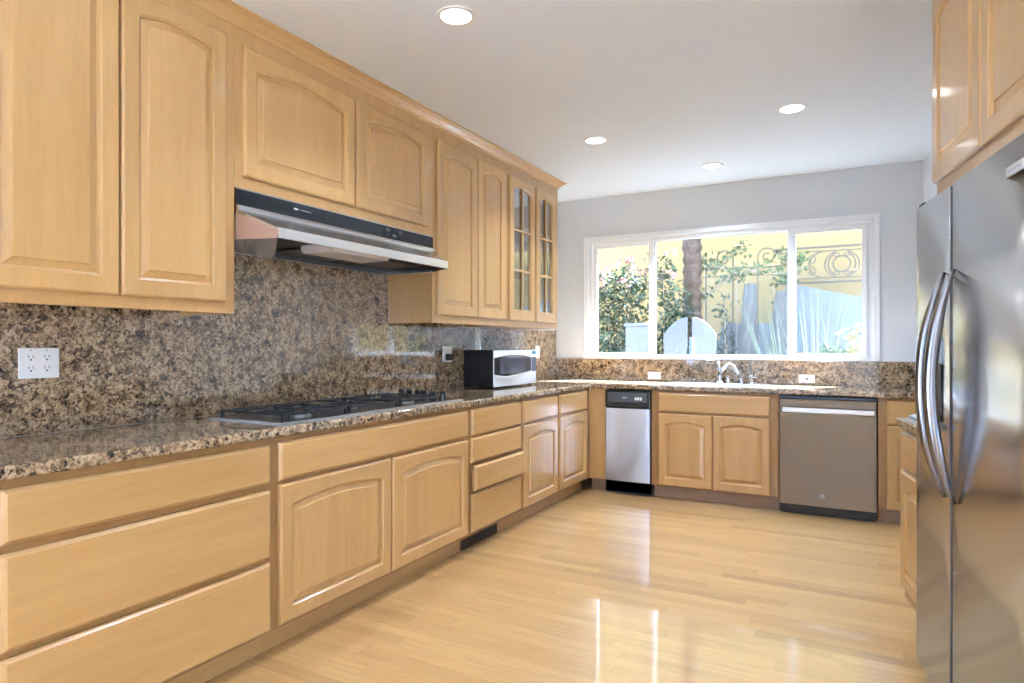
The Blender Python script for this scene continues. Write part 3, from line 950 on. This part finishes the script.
cheek(1, 0.0015, l0 + 0.0015, plain('wood_reflection_steel', (0.40, 0.24, 0.165), 0.4, 0.6)); cheek(-1, HW - 0.0015, l1 - 0.0015, M_STEEL)  # near cheek's brown imitates the wood cabinet's reflection in the steel
# underside: a slanted end plate, back plate, filter recess and lamp lens
MB().prism([(0.004, -0.004), (l0, LY + 0.004), (0.50, 0.336), (0.004, 0.336)], 'z', ZU, ZU + 0.006).build('end_plate', M_STEEL, t)
MB().box(0.07, HW - 0.080, LY + 0.03, 0.322, 0.036, 0.040).build('recess_top', M_BLACKM, t)
MB().box(0.42, HW - 0.005, 0.322, 0.336, ZU, 0.076).build('back_plate', plain('dull_grey_steel', (0.11, 0.11, 0.115), 0.4, 0.8), t)
for (a, c) in ((0.45, 0.86), (0.88, 1.29)):
    MB().box(a, c, 0.02, 0.30, 0.022, 0.034).build('grease_filter', M_MESH, t, bevel=0.002)
MB().prism([(-0.145, 0.012), (-0.128, -0.004), (0.060, -0.004), (0.075, 0.012), (0.075, 0.060), (-0.145, 0.060)], 'x', 0.43, 0.84).build('lamp_lens', M_LENS, t, bevel=0.004)

# ------------------------------------------------------------------ microwave
t = thing('microwave', 'black microwave oven with silver door front on the granite counter', 'microwave', (-2.388, 4.109, 0.9142), PI / 2)
MW, MD = 0.693, 0.266
Z0, Z1 = 0.013, 0.288
MB().box(0, MW, 0.012, MD, Z0, Z1).build('case', plain('soft_black_case', (0.008, 0.008, 0.011), 0.55, spec=0.3), t, bevel=0.004)
MB().box(0.0, MW, 0.0, 0.0118, Z0, Z1).build('front_frame', M_SILVER, t, bevel=0.004, label='silver front frame')
n = 20
up = [(0.002 + 0.590 * i / n, Z0 + 0.205 + 0.034 * math.sin(PI * (0.12 + 0.78 * i / n))) for i in range(n + 1)]
lo = [(0.002 + 0.590 * i / n, Z0 + 0.094 - 0.018 * math.sin(PI * min(1, i / n / 0.75)) * (1 if i / n < 0.75 else 0) + (0.012 * max(0, i / n - 0.75) * 4)) for i in range(n + 1)]
d = MB().prism(up[::-1] + lo, 'y', -0.006, -0.0002).build('door', M_GLASSK, t, label='black curved door inset')
MB().box(0.075, 0.500, -0.0075, -0.0062, Z0 + 0.098, Z0 + 0.214).build('window', plain('meshed_door_glass', (0.05, 0.06, 0.085), 0.05), d)
MB().tube([(0.02, -0.010, Z0 + 0.078), (0.16, -0.020, Z0 + 0.070), (0.30, -0.020, Z0 + 0.076), (0.44, -0.010, Z0 + 0.092)], [0.004, 0.008, 0.008, 0.004]).build('handle', M_SILVER, t, smooth=True)
MB().box(0.612, 0.688, -0.004, -0.0002, Z0 + 0.100, Z0 + 0.215).build('keypad', plain('slate_keypad', (0.06, 0.075, 0.11), 0.2), t, bevel=0.001)
MB().box(0.618, 0.684, -0.004, -0.0002, Z0 + 0.240, Z0 + 0.264).build('display', M_LCD, t)
MB().box(0.625, 0.680, -0.005, -0.0002, Z0 + 0.018, Z0 + 0.060).build('open_button', M_SILVER, t, bevel=0.002)
for (x, y) in ((0.04, 0.03), (MW - 0.06, 0.03), (0.04, MD - 0.04), (MW - 0.06, MD - 0.04)):
    MB().lathe([(0.012, 0.0), (0.012, 0.0128)], (x + 0.01, y, 0), seg=12).build('foot', M_BLACKM, t)

# ------------------------------------------------------------------ refrigerator (local: x from the far end towards the camera, y into the wall)
RZ = math.atan2(-DV.y, -DV.x)
t = thing('refrigerator', 'tall stainless side-by-side refrigerator with curved bar handles', 'refrigerator', rt(0, 0), RZ)
FW = 0.985
MB().box(0.006, FW - 0.006, 0.064, 0.708, 0.012, 1.742).build('case', M_FRIDGE_BODY, t, bevel=0.004)
def fdoor(u0, u1, nm, lab):
    z0, z1 = 0.062, 1.752
    rings = []
    pl = [(u0, 0.062), (u0, 0.016), (u0 + 0.001, 0.005), (u0 + 0.006, 0.001)] + [(u0 + 0.012 + (u1 - u0 - 0.024) * i / 8, -0.003 * (1 - (2 * i / 8 - 1) ** 2)) for i in range(9)] + [(u1 - 0.006, 0.001), (u1 - 0.001, 0.005), (u1, 0.016), (u1, 0.062)]
    m = MB()
    m.loops([[(p[0], p[1], z) for p in pl] for z in (z0, z1)])
    d = m.build(nm, [M_STEELV, M_DGREY], t)
    for p in d.data.polygons:
        if abs(p.normal.x) > 0.6: p.material_index = 1
    return d
MB().box(0.405, 0.425, 0.020, 0.0635, 0.064, 1.750).build('door_gasket', M_BLACKM, t)
fz = fdoor(0.003, 0.410, 'freezer_door', None)
fr = fdoor(0.420, 0.982, 'fridge_door', None)
for dd in (fz, fr):
    for p in dd.data.polygons:
        p.use_smooth = abs(p.normal.z) < 0.5 and p.normal.y < -0.6
def fhandle(u, d):
    pts, rr = [], []
    n = 20
    for i in range(n + 1):
        s = i / n
        z = 0.745 + (1.478 - 0.745) * s
        k = math.sin(PI * s) ** 0.8
        pts.append((u, -0.006 - 0.066 * k, z))
        rr.append(0.006 + 0.0135 * min(1, 4.0 * min(s, 1 - s)))
    MB().tube(pts, rr, seg=14).build('handle', M_HANDLE, d, smooth=True)
fhandle(0.372, fz); fhandle(0.470, fr)
m = MB().box(0.030, 0.330, -0.009, -0.001, 1.180, 1.272).build('dispenser_panel', plain('pale_steel_panel', (0.55, 0.60, 0.64), 0.3, 0.6), fz, bevel=0.002)
for k in range(4):
    MB().lathe([(0.006, 0), (0.006, 0.002)], (0.07 + 0.06 * k, -0.009, 1.225), seg=12, axis='y').build('button', M_DGREY, m)
MB().box(0.030, 0.330, -0.0085, -0.001, 0.985, 1.179).build('dispenser_recess', M_BLACK, fz, bevel=0.002)
MB().prism([(-0.030, 0.975), (-0.001, 0.985), (-0.001, 0.955), (-0.022, 0.962)], 'x', 0.030, 0.330).build('drip_tray', M_TRAY, fz, bevel=0.002)
bdg = MB().box(0.865, 0.965, -0.0065, -0.001, 1.664, 1.690).build('badge', plain('pale_badge', (0.62, 0.63, 0.60), 0.35, 0.4), fr, bevel=0.001)
MB().box(0.875, 0.955, -0.0072, -0.0064, 1.674, 1.679).build('printed_line', M_GREY, bdg)
MB().box(0.004, 0.06, 0.01, 0.07, 1.7525, 1.772).build('hinge_cover', M_BLACKM, t, bevel=0.004)
MB().box(0.015, FW - 0.015, 0.040, 0.064, 0.006, 0.058).build('toe_grille', M_BLACKM, t)

# cabinet over the refrigerator
RUN_R = (rt(0, -0.07), RZ)
c = cabinet('maple wall cabinet with two arched doors above the refrigerator', 'cabinet', RUN_R, 0.0, 1.02, 1.790, ZC, 0.64,
            [('door', 0.012, 0.498, 1.846, 2.545), ('door', 0.508, 1.008, 1.846, 2.545)], name='wall_cabinet')
t = thing('crown_molding', 'maple crown molding along the ceiling above the refrigerator cabinet', 'molding', rt(0, -0.07, H), RZ)
MB().prism([(-w_ - 0.0004, h_) for (w_, h_) in prof], 'x', 0.0, 1.02).build('molding_profile', W_H, t)

# base cabinet and counter next to the refrigerator
RUN_S = (rt(0.515, -0.080), RZ)
c = cabinet('maple base cabinet with one drawer and arched door beside the refrigerator', 'cabinet', RUN_S, 0.0, 0.500, ZB, ZT, 0.63,
            [('drawer', 0.006, 0.488, 0.691, 0.853), ('door', 0.006, 0.488, 0.160, 0.677)], toe=True)
m = MB().box(-0.010, 0.503, -0.040, 0.638, 0.8745, 0.914)
o = m.build('countertop', M_GRAN, bevel=0.012, seg=4)
o.location = rt(0.505, -0.080); o.rotation_euler = (0, 0, RZ)
tag(o, 'short granite countertop piece beside the refrigerator', 'countertop')

# ------------------------------------------------------------------ recessed ceiling lights
def can_light(x, y, label, group=None):
    t = thing('recessed_light', label, 'ceiling light', (x, y, H), 0, group)
    MB().lathe([(0.084, -0.0004), (0.083, -0.005), (0.066, -0.006), (0.064, -0.0004)], seg=32, cap0=False, cap1=False).build('trim_ring', M_TRIMW, t)
    MB().lathe([(0.064, -0.0006), (0.063, -0.004), (0.03, -0.0045)], seg=32, cap0=True).build('lens', M_BULB, t)
    ld = bpy.data.lights.new('recessed_lamp', 'AREA')
    ld.shape = 'DISK'
    ld.size = 0.15
    ld.spread = R(122)
    ld.energy = CAN_W
    ld.color = (0.75, 0.94, 1.24)
    lo = bpy.data.objects.new('recessed_lamp', ld)
    COL.objects.link(lo)
    lo.parent = t
    lo.location = (0, 0, -0.012)
can_light(-1.523, 2.296, 'round recessed ceiling light nearest the range hood')
can_light(-1.607, 4.148, 'round recessed ceiling light beside the glass door cabinet')
can_light(-0.367, 4.146, 'round recessed ceiling light in front of the refrigerator end of the window')
can_light(-1.034, 5.174, 'round recessed ceiling light directly above the sink')
for (x, y) in ((-1.50, -1.8), (-0.10, -1.8), (-4.0, -1.4)):  # invented fill lights, out of view
    can_light(x, y, 'added recessed fill light over the unseen end of the kitchen', 'added fill lights out of view')

# ------------------------------------------------------------------ the yard beyond the window
M_GROUND = plain('pale_bounce_paving', (0.76, 0.82, 0.90), 0.8, noise=0.08)  # unseen paving, made pale to bounce sun up to the ceiling
MB().box(-16, 14, -16, 6.3, -0.32, -0.14).build('ground', M_GROUND, kind='structure')
MB().box(-16, 14, 6.3, 20, -0.32, -0.14).build('garden_soil', plain('dark_soil', (0.06, 0.052, 0.04), 0.9, noise=0.3), kind='structure')
M_YELLOW = plain('cream_stucco', (0.205, 0.134, 0.044), 0.8, noise=0.04)
m = MB().box(-9, 7, 9.4, 9.7, -0.14, 4.6)
o = m.build('garden_wall', M_YELLOW, kind='structure')

t = MB().prism([(-2.3, -0.14), (1.5, -0.14), (1.5, 1.55), (0.05, 1.80), (-0.84, 2.02), (-0.90, 1.52), (-1.62, 1.52), (-1.66, 1.30), (-2.3, 1.30)], 'y', 8.78, 8.92).build('veil_wall', plain('veil_tinted_stucco', (0.072, 0.078, 0.090), 0.8, noise=0.10))  # added wall, bluish reflection veil of the window put into its colour
tag(t, 'low stepped wall added for the pale blue window veil behind the blade plants', 'wall', kind='structure')

M_GATE = plain('pale_painted_board', (0.036, 0.038, 0.046), 0.6, noise=0.08)
t = thing('garden_gate', 'pale arched double-leaf garden gate in front of the palm trunk', 'gate', (-1.75, 7.5, -0.14))
def gleaf(a, c, full):
    n = 12
    arcp = [(a + (c - a) * i / n, 1.70 - 0.20 * ((abs(a + (c - a) * i / n) - 0.03) / 0.27) ** 2) for i in range(n + 1)]
    g = MB().prism([(a, 0.02)] + arcp + [(c, 0.02)], 'y', -0.02, 0.02).build('gate_leaf', M_GATE, t, bevel=0.004)
    MB().box(a + 0.03, c - 0.03, -0.028, -0.021, 1.22, 1.27).build('cross_rail', M_GATE, g)
gleaf(-0.30, -0.03, 1); gleaf(0.03, 0.30, 1)
t = thing('garden_pillar', 'square pale garden pillar behind the narrow mullion', 'pillar', (-2.33, 7.5, -0.14))
MB().box(-0.15, 0.15, -0.12, 0.12, 0.0, 1.60).build('shaft', M_GATE, t, bevel=0.006)
MB().box(-0.165, 0.165, -0.135, 0.135, 1.60, 1.64).build('cap', M_GATE, t, bevel=0.006)

def leaf_mat(name, a, b2):
    m, nt, b = new_mat(name)
    oi = N(nt, 'ShaderNodeTexCoord')
    nz = N(nt, 'ShaderNodeTexNoise')
    nz.inputs['Scale'].default_value = 9
    nz.inputs['Detail'].default_value = 3
    L(nt, oi.outputs['Object'], nz.inputs['Vector'])
    r = ramp(nt, [(0.35, a), (0.65, b2)])
    L(nt, nz.outputs['Fac'], r.inputs['Fac'])
    L(nt, r.outputs['Color'], b.inputs['Base Color'])
    b.inputs['Roughness'].default_value = 0.5
    tl = N(nt, 'ShaderNodeBsdfTranslucent')
    L(nt, r.outputs['Color'], tl.inputs['Color'])
    mx = N(nt, 'ShaderNodeMixShader')
    mx.inputs[0].default_value = 0.3
    out = nt.nodes['Material Output']
    L(nt, b.outputs[0], mx.inputs[1])
    L(nt, tl.outputs[0], mx.inputs[2])
    L(nt, mx.outputs[0], out.inputs['Surface'])
    return m
M_LEAF = leaf_mat('shrub_leaf', (0.011, 0.023, 0.009), (0.032, 0.050, 0.019))
M_LEAF2 = leaf_mat('vine_leaf', (0.03, 0.052, 0.011), (0.075, 0.10, 0.024))
M_BLADE = leaf_mat('blade_leaf', (0.022, 0.038, 0.022), (0.06, 0.08, 0.05))
M_PALE = leaf_mat('pale_blade', (0.06, 0.075, 0.06), (0.12, 0.135, 0.115))
M_PINK = leaf_mat('pink_petal', (0.14, 0.055, 0.05), (0.18, 0.09, 0.075))
M_YFL = leaf_mat('yellow_leaf', (0.09, 0.095, 0.022), (0.15, 0.15, 0.05))
M_BARK = plain('palm_bark', (0.042, 0.021, 0.011), 0.85, noise=0.55)
M_STEM = plain('twig', (0.22, 0.15, 0.10), 0.8)
M_RUST = plain('rusted_iron', (0.034, 0.019, 0.010), 0.6, noise=0.2)
M_GREYST = plain('grey_dry_skirt', (0.042, 0.040, 0.037), 0.9, noise=0.35)

rng = random.Random(3)
def leaf(m, c, size, asp=0.45, d=None):
    d = d or Vector((rng.uniform(-1, 1), rng.uniform(-1, 1), rng.uniform(-0.6, 1))).normalized()
    s = d.cross(Vector((rng.uniform(-1, 1), rng.uniform(-1, 1), rng.uniform(-1, 1)))).normalized()
    c = Vector(c)
    up = d.cross(s) * size * 0.12
    pts = [c, c + d * size * 0.45 + s * size * asp * 0.5 + up, c + d * size, c + d * size * 0.45 - s * size * asp * 0.5 + up]
    v = [m.bm.verts.new(p) for p in pts]
    m.bm.faces.new((v[0], v[1], v[2]))
    m.bm.faces.new((v[0], v[2], v[3]))
def shrub(name, label, cat, loc, blobs, n, size, mat, flowers=None, group=None):
    t = thing(name, label, cat, loc)
    m = MB()
    st = MB()
    wts = [b_[3] * b_[4] * b_[5] for b_ in blobs]
    for i in range(n):
        b_ = rng.choices(blobs, wts)[0]
        u = Vector((rng.gauss(0, 1), rng.gauss(0, 1), rng.gauss(0, 1))).normalized() * (rng.random() ** 0.4)
        leaf(m, (b_[0] + u.x * b_[3], b_[1] + u.y * b_[4], b_[2] + u.z * b_[5]), size * rng.uniform(0.6, 1.3))
    for b_ in blobs:
        st.tube([(b_[0] * 0.2, b_[1] * 0.2, -0.02), (b_[0] * 0.6, b_[1] * 0.6, b_[2] * 0.5), (b_[0], b_[1], b_[2] + b_[5] * 0.5)], [0.02, 0.014, 0.006], seg=6)
    st.build('stems', M_STEM, t)
    m.build('foliage', mat, t)
    if flowers:
        fm = MB()
        for (x, y, z) in flowers:
            for k in range(9):
                leaf(fm, (x + rng.gauss(0, 0.025), y + rng.gauss(0, 0.025), z + rng.gauss(0, 0.025)), 0.05, 0.8)
        fm.build('blossoms', M_PINK, t)
    return t
shrub('flowering_shrub', 'dense leafy shrub with pink blossoms seen through the narrow end pane', 'shrub', (-2.75, 8.0, -0.14),
      [(-0.2, 0, 1.95, 0.28, 0.3, 0.42), (0.12, 0, 2.05, 0.30, 0.3, 0.38), (0, 0.1, 1.35, 0.45, 0.35, 0.55), (-0.25, 0, 0.8, 0.4, 0.3, 0.7), (0.25, 0, 0.75, 0.35, 0.3, 0.6)], 4600, 0.080, M_LEAF,
      [(rng.uniform(-0.4, 0.4), -0.2, rng.uniform(2.15, 2.48)) for _ in range(16)])
shrub('flowering_shrub', 'loose leafy shrub with pink blossoms in front of the palm trunk', 'shrub', (-2.12, 8.0, -0.14),
      [(-0.08, 0, 2.20, 0.20, 0.2, 0.30), (0.10, 0, 1.85, 0.22, 0.2, 0.30), (0.05, -0.1, 1.40, 0.28, 0.25, 0.45), (0, 0, 0.7, 0.3, 0.3, 0.7)], 1900, 0.080, M_LEAF,
      [(rng.uniform(-0.25, 0.1), -0.15, rng.uniform(2.2, 2.55)) for _ in range(8)])
shrub('leafy_sapling', 'small upright leafy sapling beside the yellow wall near the vine', 'shrub', (-1.50, 8.3, -0.14),
      [(0, 0, 1.75, 0.10, 0.1, 0.35), (0.02, 0, 1.2, 0.16, 0.15, 0.4)], 220, 0.08, M_LEAF)
shrub('variegated_shrub', 'low yellow-green shrub at the foot of the widest blades', 'shrub', (-0.08, 7.0, -0.14),
      [(0.0, 0, 1.45, 0.10, 0.1, 0.17), (0.02, 0, 1.15, 0.14, 0.12, 0.3)], 170, 0.085, M_YFL)
shrub('leafy_sapling', 'small dark rosette plant low in the sliding pane below the iron railing', 'shrub', (-0.24, 6.75, -0.14),
      [(0.0, 0, 1.30, 0.08, 0.06, 0.07)], 40, 0.11, M_LEAF)

# palm trunk with old leaf scars
t = thing('palm_tree', 'rough brown palm trunk standing in front of the yellow wall', 'tree', (-1.93, 8.35, -0.14))
rings = []
for i in range(104):
    z = i * 0.075
    r = 0.105 + (0.016 if i % 2 else -0.004)
    rings.append([((r + rng.uniform(-0.010, 0.014)) * math.cos(2 * PI * k / 18) + 0.02 * math.sin(z), (r + rng.uniform(-0.010, 0.014)) * math.sin(2 * PI * k / 18), z) for k in range(18)])
MB().loops(rings).build('trunk', M_BARK, t)
# climbing vine and its iron trellis
t = thing('iron_trellis', 'rusty iron trellis with two spiral finials carrying the vine', 'trellis', (-1.30, 8.62, -0.14))
def spiral(cx_, cz_, sg, r0=0.115):
    return [(cx_ + sg * r * math.cos(a), 0, cz_ + r * math.sin(a)) for a, r in [(PI - k * 0.33, r0 * (1 - k / 34)) for k in range(27)]]
for sx, sg in ((-0.16, -1), (0.14, 1)):
    sp = spiral(sx + sg * 0.115, 2.50, sg)
    MB().tube([(sx, 0, 0.0), (sx, 0, 1.2), (sx, 0, 2.42)] + sp, 0.0085, seg=6).build('scroll_post', M_RUST, t)
for z in (2.27, 2.37):
    MB().tube([(-0.55, 0.012, z), (0.60, 0.012, z)], 0.008, seg=6).build('cross_bar', M_RUST, t)
for x in (-0.50, 0.55):
    MB().tube([(x, 0, 0), (x, 0, 2.40)], 0.010, seg=6).build('upright', M_RUST, t)
t = thing('climbing_vine', 'thin leafy vine trained along the iron trellis', 'vine', (-1.30, 8.55, -0.14))
m, st = MB(), MB()
paths = [[(-0.1, 0, 0.0), (-0.12, 0.02, 1.0), (-0.1, 0, 2.2), (0.2, 0, 2.36), (0.62, 0, 2.40)], [(-0.55, -0.05, 1.95), (-0.3, 0, 2.2), (-0.05, 0, 2.33), (0.3, 0, 2.27), (0.65, 0.0, 2.22)],
         [(-0.62, -0.1, 2.40), (-0.35, 0, 2.38), (0.0, 0, 2.29), (0.35, 0, 2.40)], [(-0.45, -0.1, 2.02), (-0.2, -0.05, 2.22), (0.05, 0, 2.50)],
         [(-0.3, 0, 2.44), (-0.1, 0, 2.58), (0.02, 0, 2.66)], [(0.3, 0, 0.0), (0.28, 0, 1.0), (0.36, 0, 1.9), (0.3, 0, 2.3)]]
for pth in paths:
    pts = []
    for a, b2 in zip(pth, pth[1:]):
        for k in range(6):
            s = k / 6
            pts.append(tuple(a[i] + (b2[i] - a[i]) * s + rng.uniform(-0.018, 0.018) for i in range(3)))
    st.tube(pts, 0.0075, seg=5)
    for p in pts:
        if p[2] > 1.9:
            for k in range(rng.choice((1, 2, 5))):
                leaf(m, (p[0] + rng.gauss(0, 0.03), p[1] + rng.gauss(0, 0.03), p[2] + rng.gauss(0, 0.03)), 0.075, 0.6)
for (cx_, cz_) in ((-0.52, 2.48), (-0.40, 2.40), (0.62, 2.40), (0.50, 2.44), (0.45, 2.2)):
    for k in range(42):
        leaf(m, (cx_ + rng.gauss(0, 0.07), rng.gauss(0, 0.05), cz_ + rng.gauss(0, 0.05)), 0.08, 0.6)
st.build('stems', M_STEM, t)
m.build('foliage', M_LEAF2, t)

# yuccas with grey dry skirts
def yucca(label, x, y, hgt, lean):
    t = thing('yucca', label, 'yucca', (x, y, -0.14))
    rings = []
    for i in range(14):
        s = i / 13
        r = 0.15 - 0.085 * s
        rings.append([((r + rng.uniform(-0.02, 0.02)) * math.cos(2 * PI * k / 12) + lean * s, (r + rng.uniform(-0.02, 0.02)) * math.sin(2 * PI * k / 12), hgt * s) for k in range(12)])
    MB().loops(rings).build('dry_skirt', M_GREYST, t)
yucca('grey dry-skirted yucca stem in the centre of the large pane', -1.25, 8.20, 2.12, 0.05)
yucca('slimmer grey yucca stem leaning beside the large mullion', -0.93, 8.20, 2.02, 0.10)

def blades(name, label, loc, n, ln, spread, mat, tilt=(0, 0), wd=0.028):
    t = thing(name, label, 'grass clump', loc)
    m = MB()
    for k in range(n):
        a = rng.uniform(0, 2 * PI)
        sp = rng.uniform(0.25, 1) * spread
        l_ = ln * rng.uniform(0.75, 1.1)
        dx, dy = math.cos(a) * sp + tilt[0], math.sin(a) * sp * 0.6 + tilt[1]
        sd = Vector((-dy, dx, 0.15)).normalized() * wd * 0.5 if abs(dx) + abs(dy) > 1e-3 else Vector((wd / 2, 0, 0))
        rows = []
        for i in range(8):
            s = i / 7
            p = Vector((dx * l_ * s ** 1.35, dy * l_ * s ** 1.35, l_ * (s - 0.22 * sp * s * s)))
            q = sd * (1 - s ** 2.2) * (0.6 + 0.4 * min(1, 4 * s))
            rows.append((m.bm.verts.new(p - q), m.bm.verts.new(p + q + Vector((0, 0, 1e-4)))))
        for r0, r1 in zip(rows, rows[1:]):
            m.bm.faces.new((r0[0], r0[1], r1[1], r1[0]))
    m.build('blades', mat, t)
blades('blade_plant', 'clump of long dark green blades behind the mullion of the large pane', (-0.66, 7.3, -0.14), 30, 2.0, 0.34, M_BLADE, (-0.05, 0))
blades('blade_plant', 'clump of pale arching blades in the sliding pane beneath the iron railing', (-0.42, 7.3, -0.14), 34, 1.95, 0.28, M_PALE)
blades('blade_plant', 'clump of wide pale blades leaning at the end of the sliding pane', (-0.12, 7.5, -0.14), 26, 1.95, 0.40, M_PALE, (0.12, 0))

# wrought-iron railing on the yellow wall
t = thing('iron_railing', 'rust brown wrought iron scrollwork railing against the yellow wall', 'railing', (-0.23, 9.2, 2.05))
for z in (0.0, 0.455):
    MB().box(-0.80, 1.40, -0.012, 0.012, z - 0.012, z + 0.012).build('rail', M_RUST, t)
for x in (-0.78, 0.43, 1.36):
    MB().box(x - 0.012, x + 0.012, 0.012, 0.1995, 0.443, 0.467).build('wall_bracket', M_RUST, t)
MB().box(-0.80, 1.40, -0.010, 0.010, 0.05, 0.062).build('lower_bar', M_RUST, t)
MB().box(-0.80, 1.40, -0.010, 0.010, 0.395, 0.407).build('upper_bar', M_RUST, t)
def ell(cx_, cz_, rx, rz_, a0, a1, n=28):
    return [(cx_ + rx * math.cos(a0 + (a1 - a0) * k / n), 0, cz_ + rz_ * math.sin(a0 + (a1 - a0) * k / n)) for k in range(n + 1)]
def curl(cx_, cz_, r0, a0, turn, n=22):
    return [(cx_ + r0 * (1 - 0.85 * k / n) * math.cos(a0 + turn * k / n), 0, cz_ + r0 * (1 - 0.85 * k / n) * math.sin(a0 + turn * k / n)) for k in range(n + 1)]
for ox in (0.0, 0.86):
    ZC_ = 0.228
    MB().tube(ell(ox, ZC_, 0.10, 0.10, 0, 2 * PI)[:-1], 0.009, seg=6, closed=True).build('ring', M_RUST, t)
    for sg in (1, -1):
        MB().tube(ell(ox, ZC_, 0.155 * sg, 0.155, -1.15, 1.15), 0.008, seg=6).build('bow', M_RUST, t)
        MB().tube(ell(ox, ZC_, 0.195 * sg, 0.170, -1.25, 1.25), 0.008, seg=6).build('bow', M_RUST, t)
        for sz in (1, -1):
            MB().tube(curl(ox + sg * 0.05, ZC_ + sz * 0.128, 0.045, 0 if sg > 0 else PI, -sg * sz * 4.5), 0.007, seg=6).build('scroll', M_RUST, t)
for ox in (-0.43, 0.43, 1.28):
    for sg in (1, -1):
        MB().tube(ell(ox + sg * 0.215, 0.228, 0.16 * -sg, 0.165, -1.5, 1.5), 0.008, seg=6).build('bow', M_RUST, t)
        for sz in (1, -1):
            MB().tube(curl(ox + sg * 0.075, 0.228 + sz * 0.09, 0.07, -sz * PI / 2, sg * sz * 5.0), 0.007, seg=6).build('scroll', M_RUST, t)
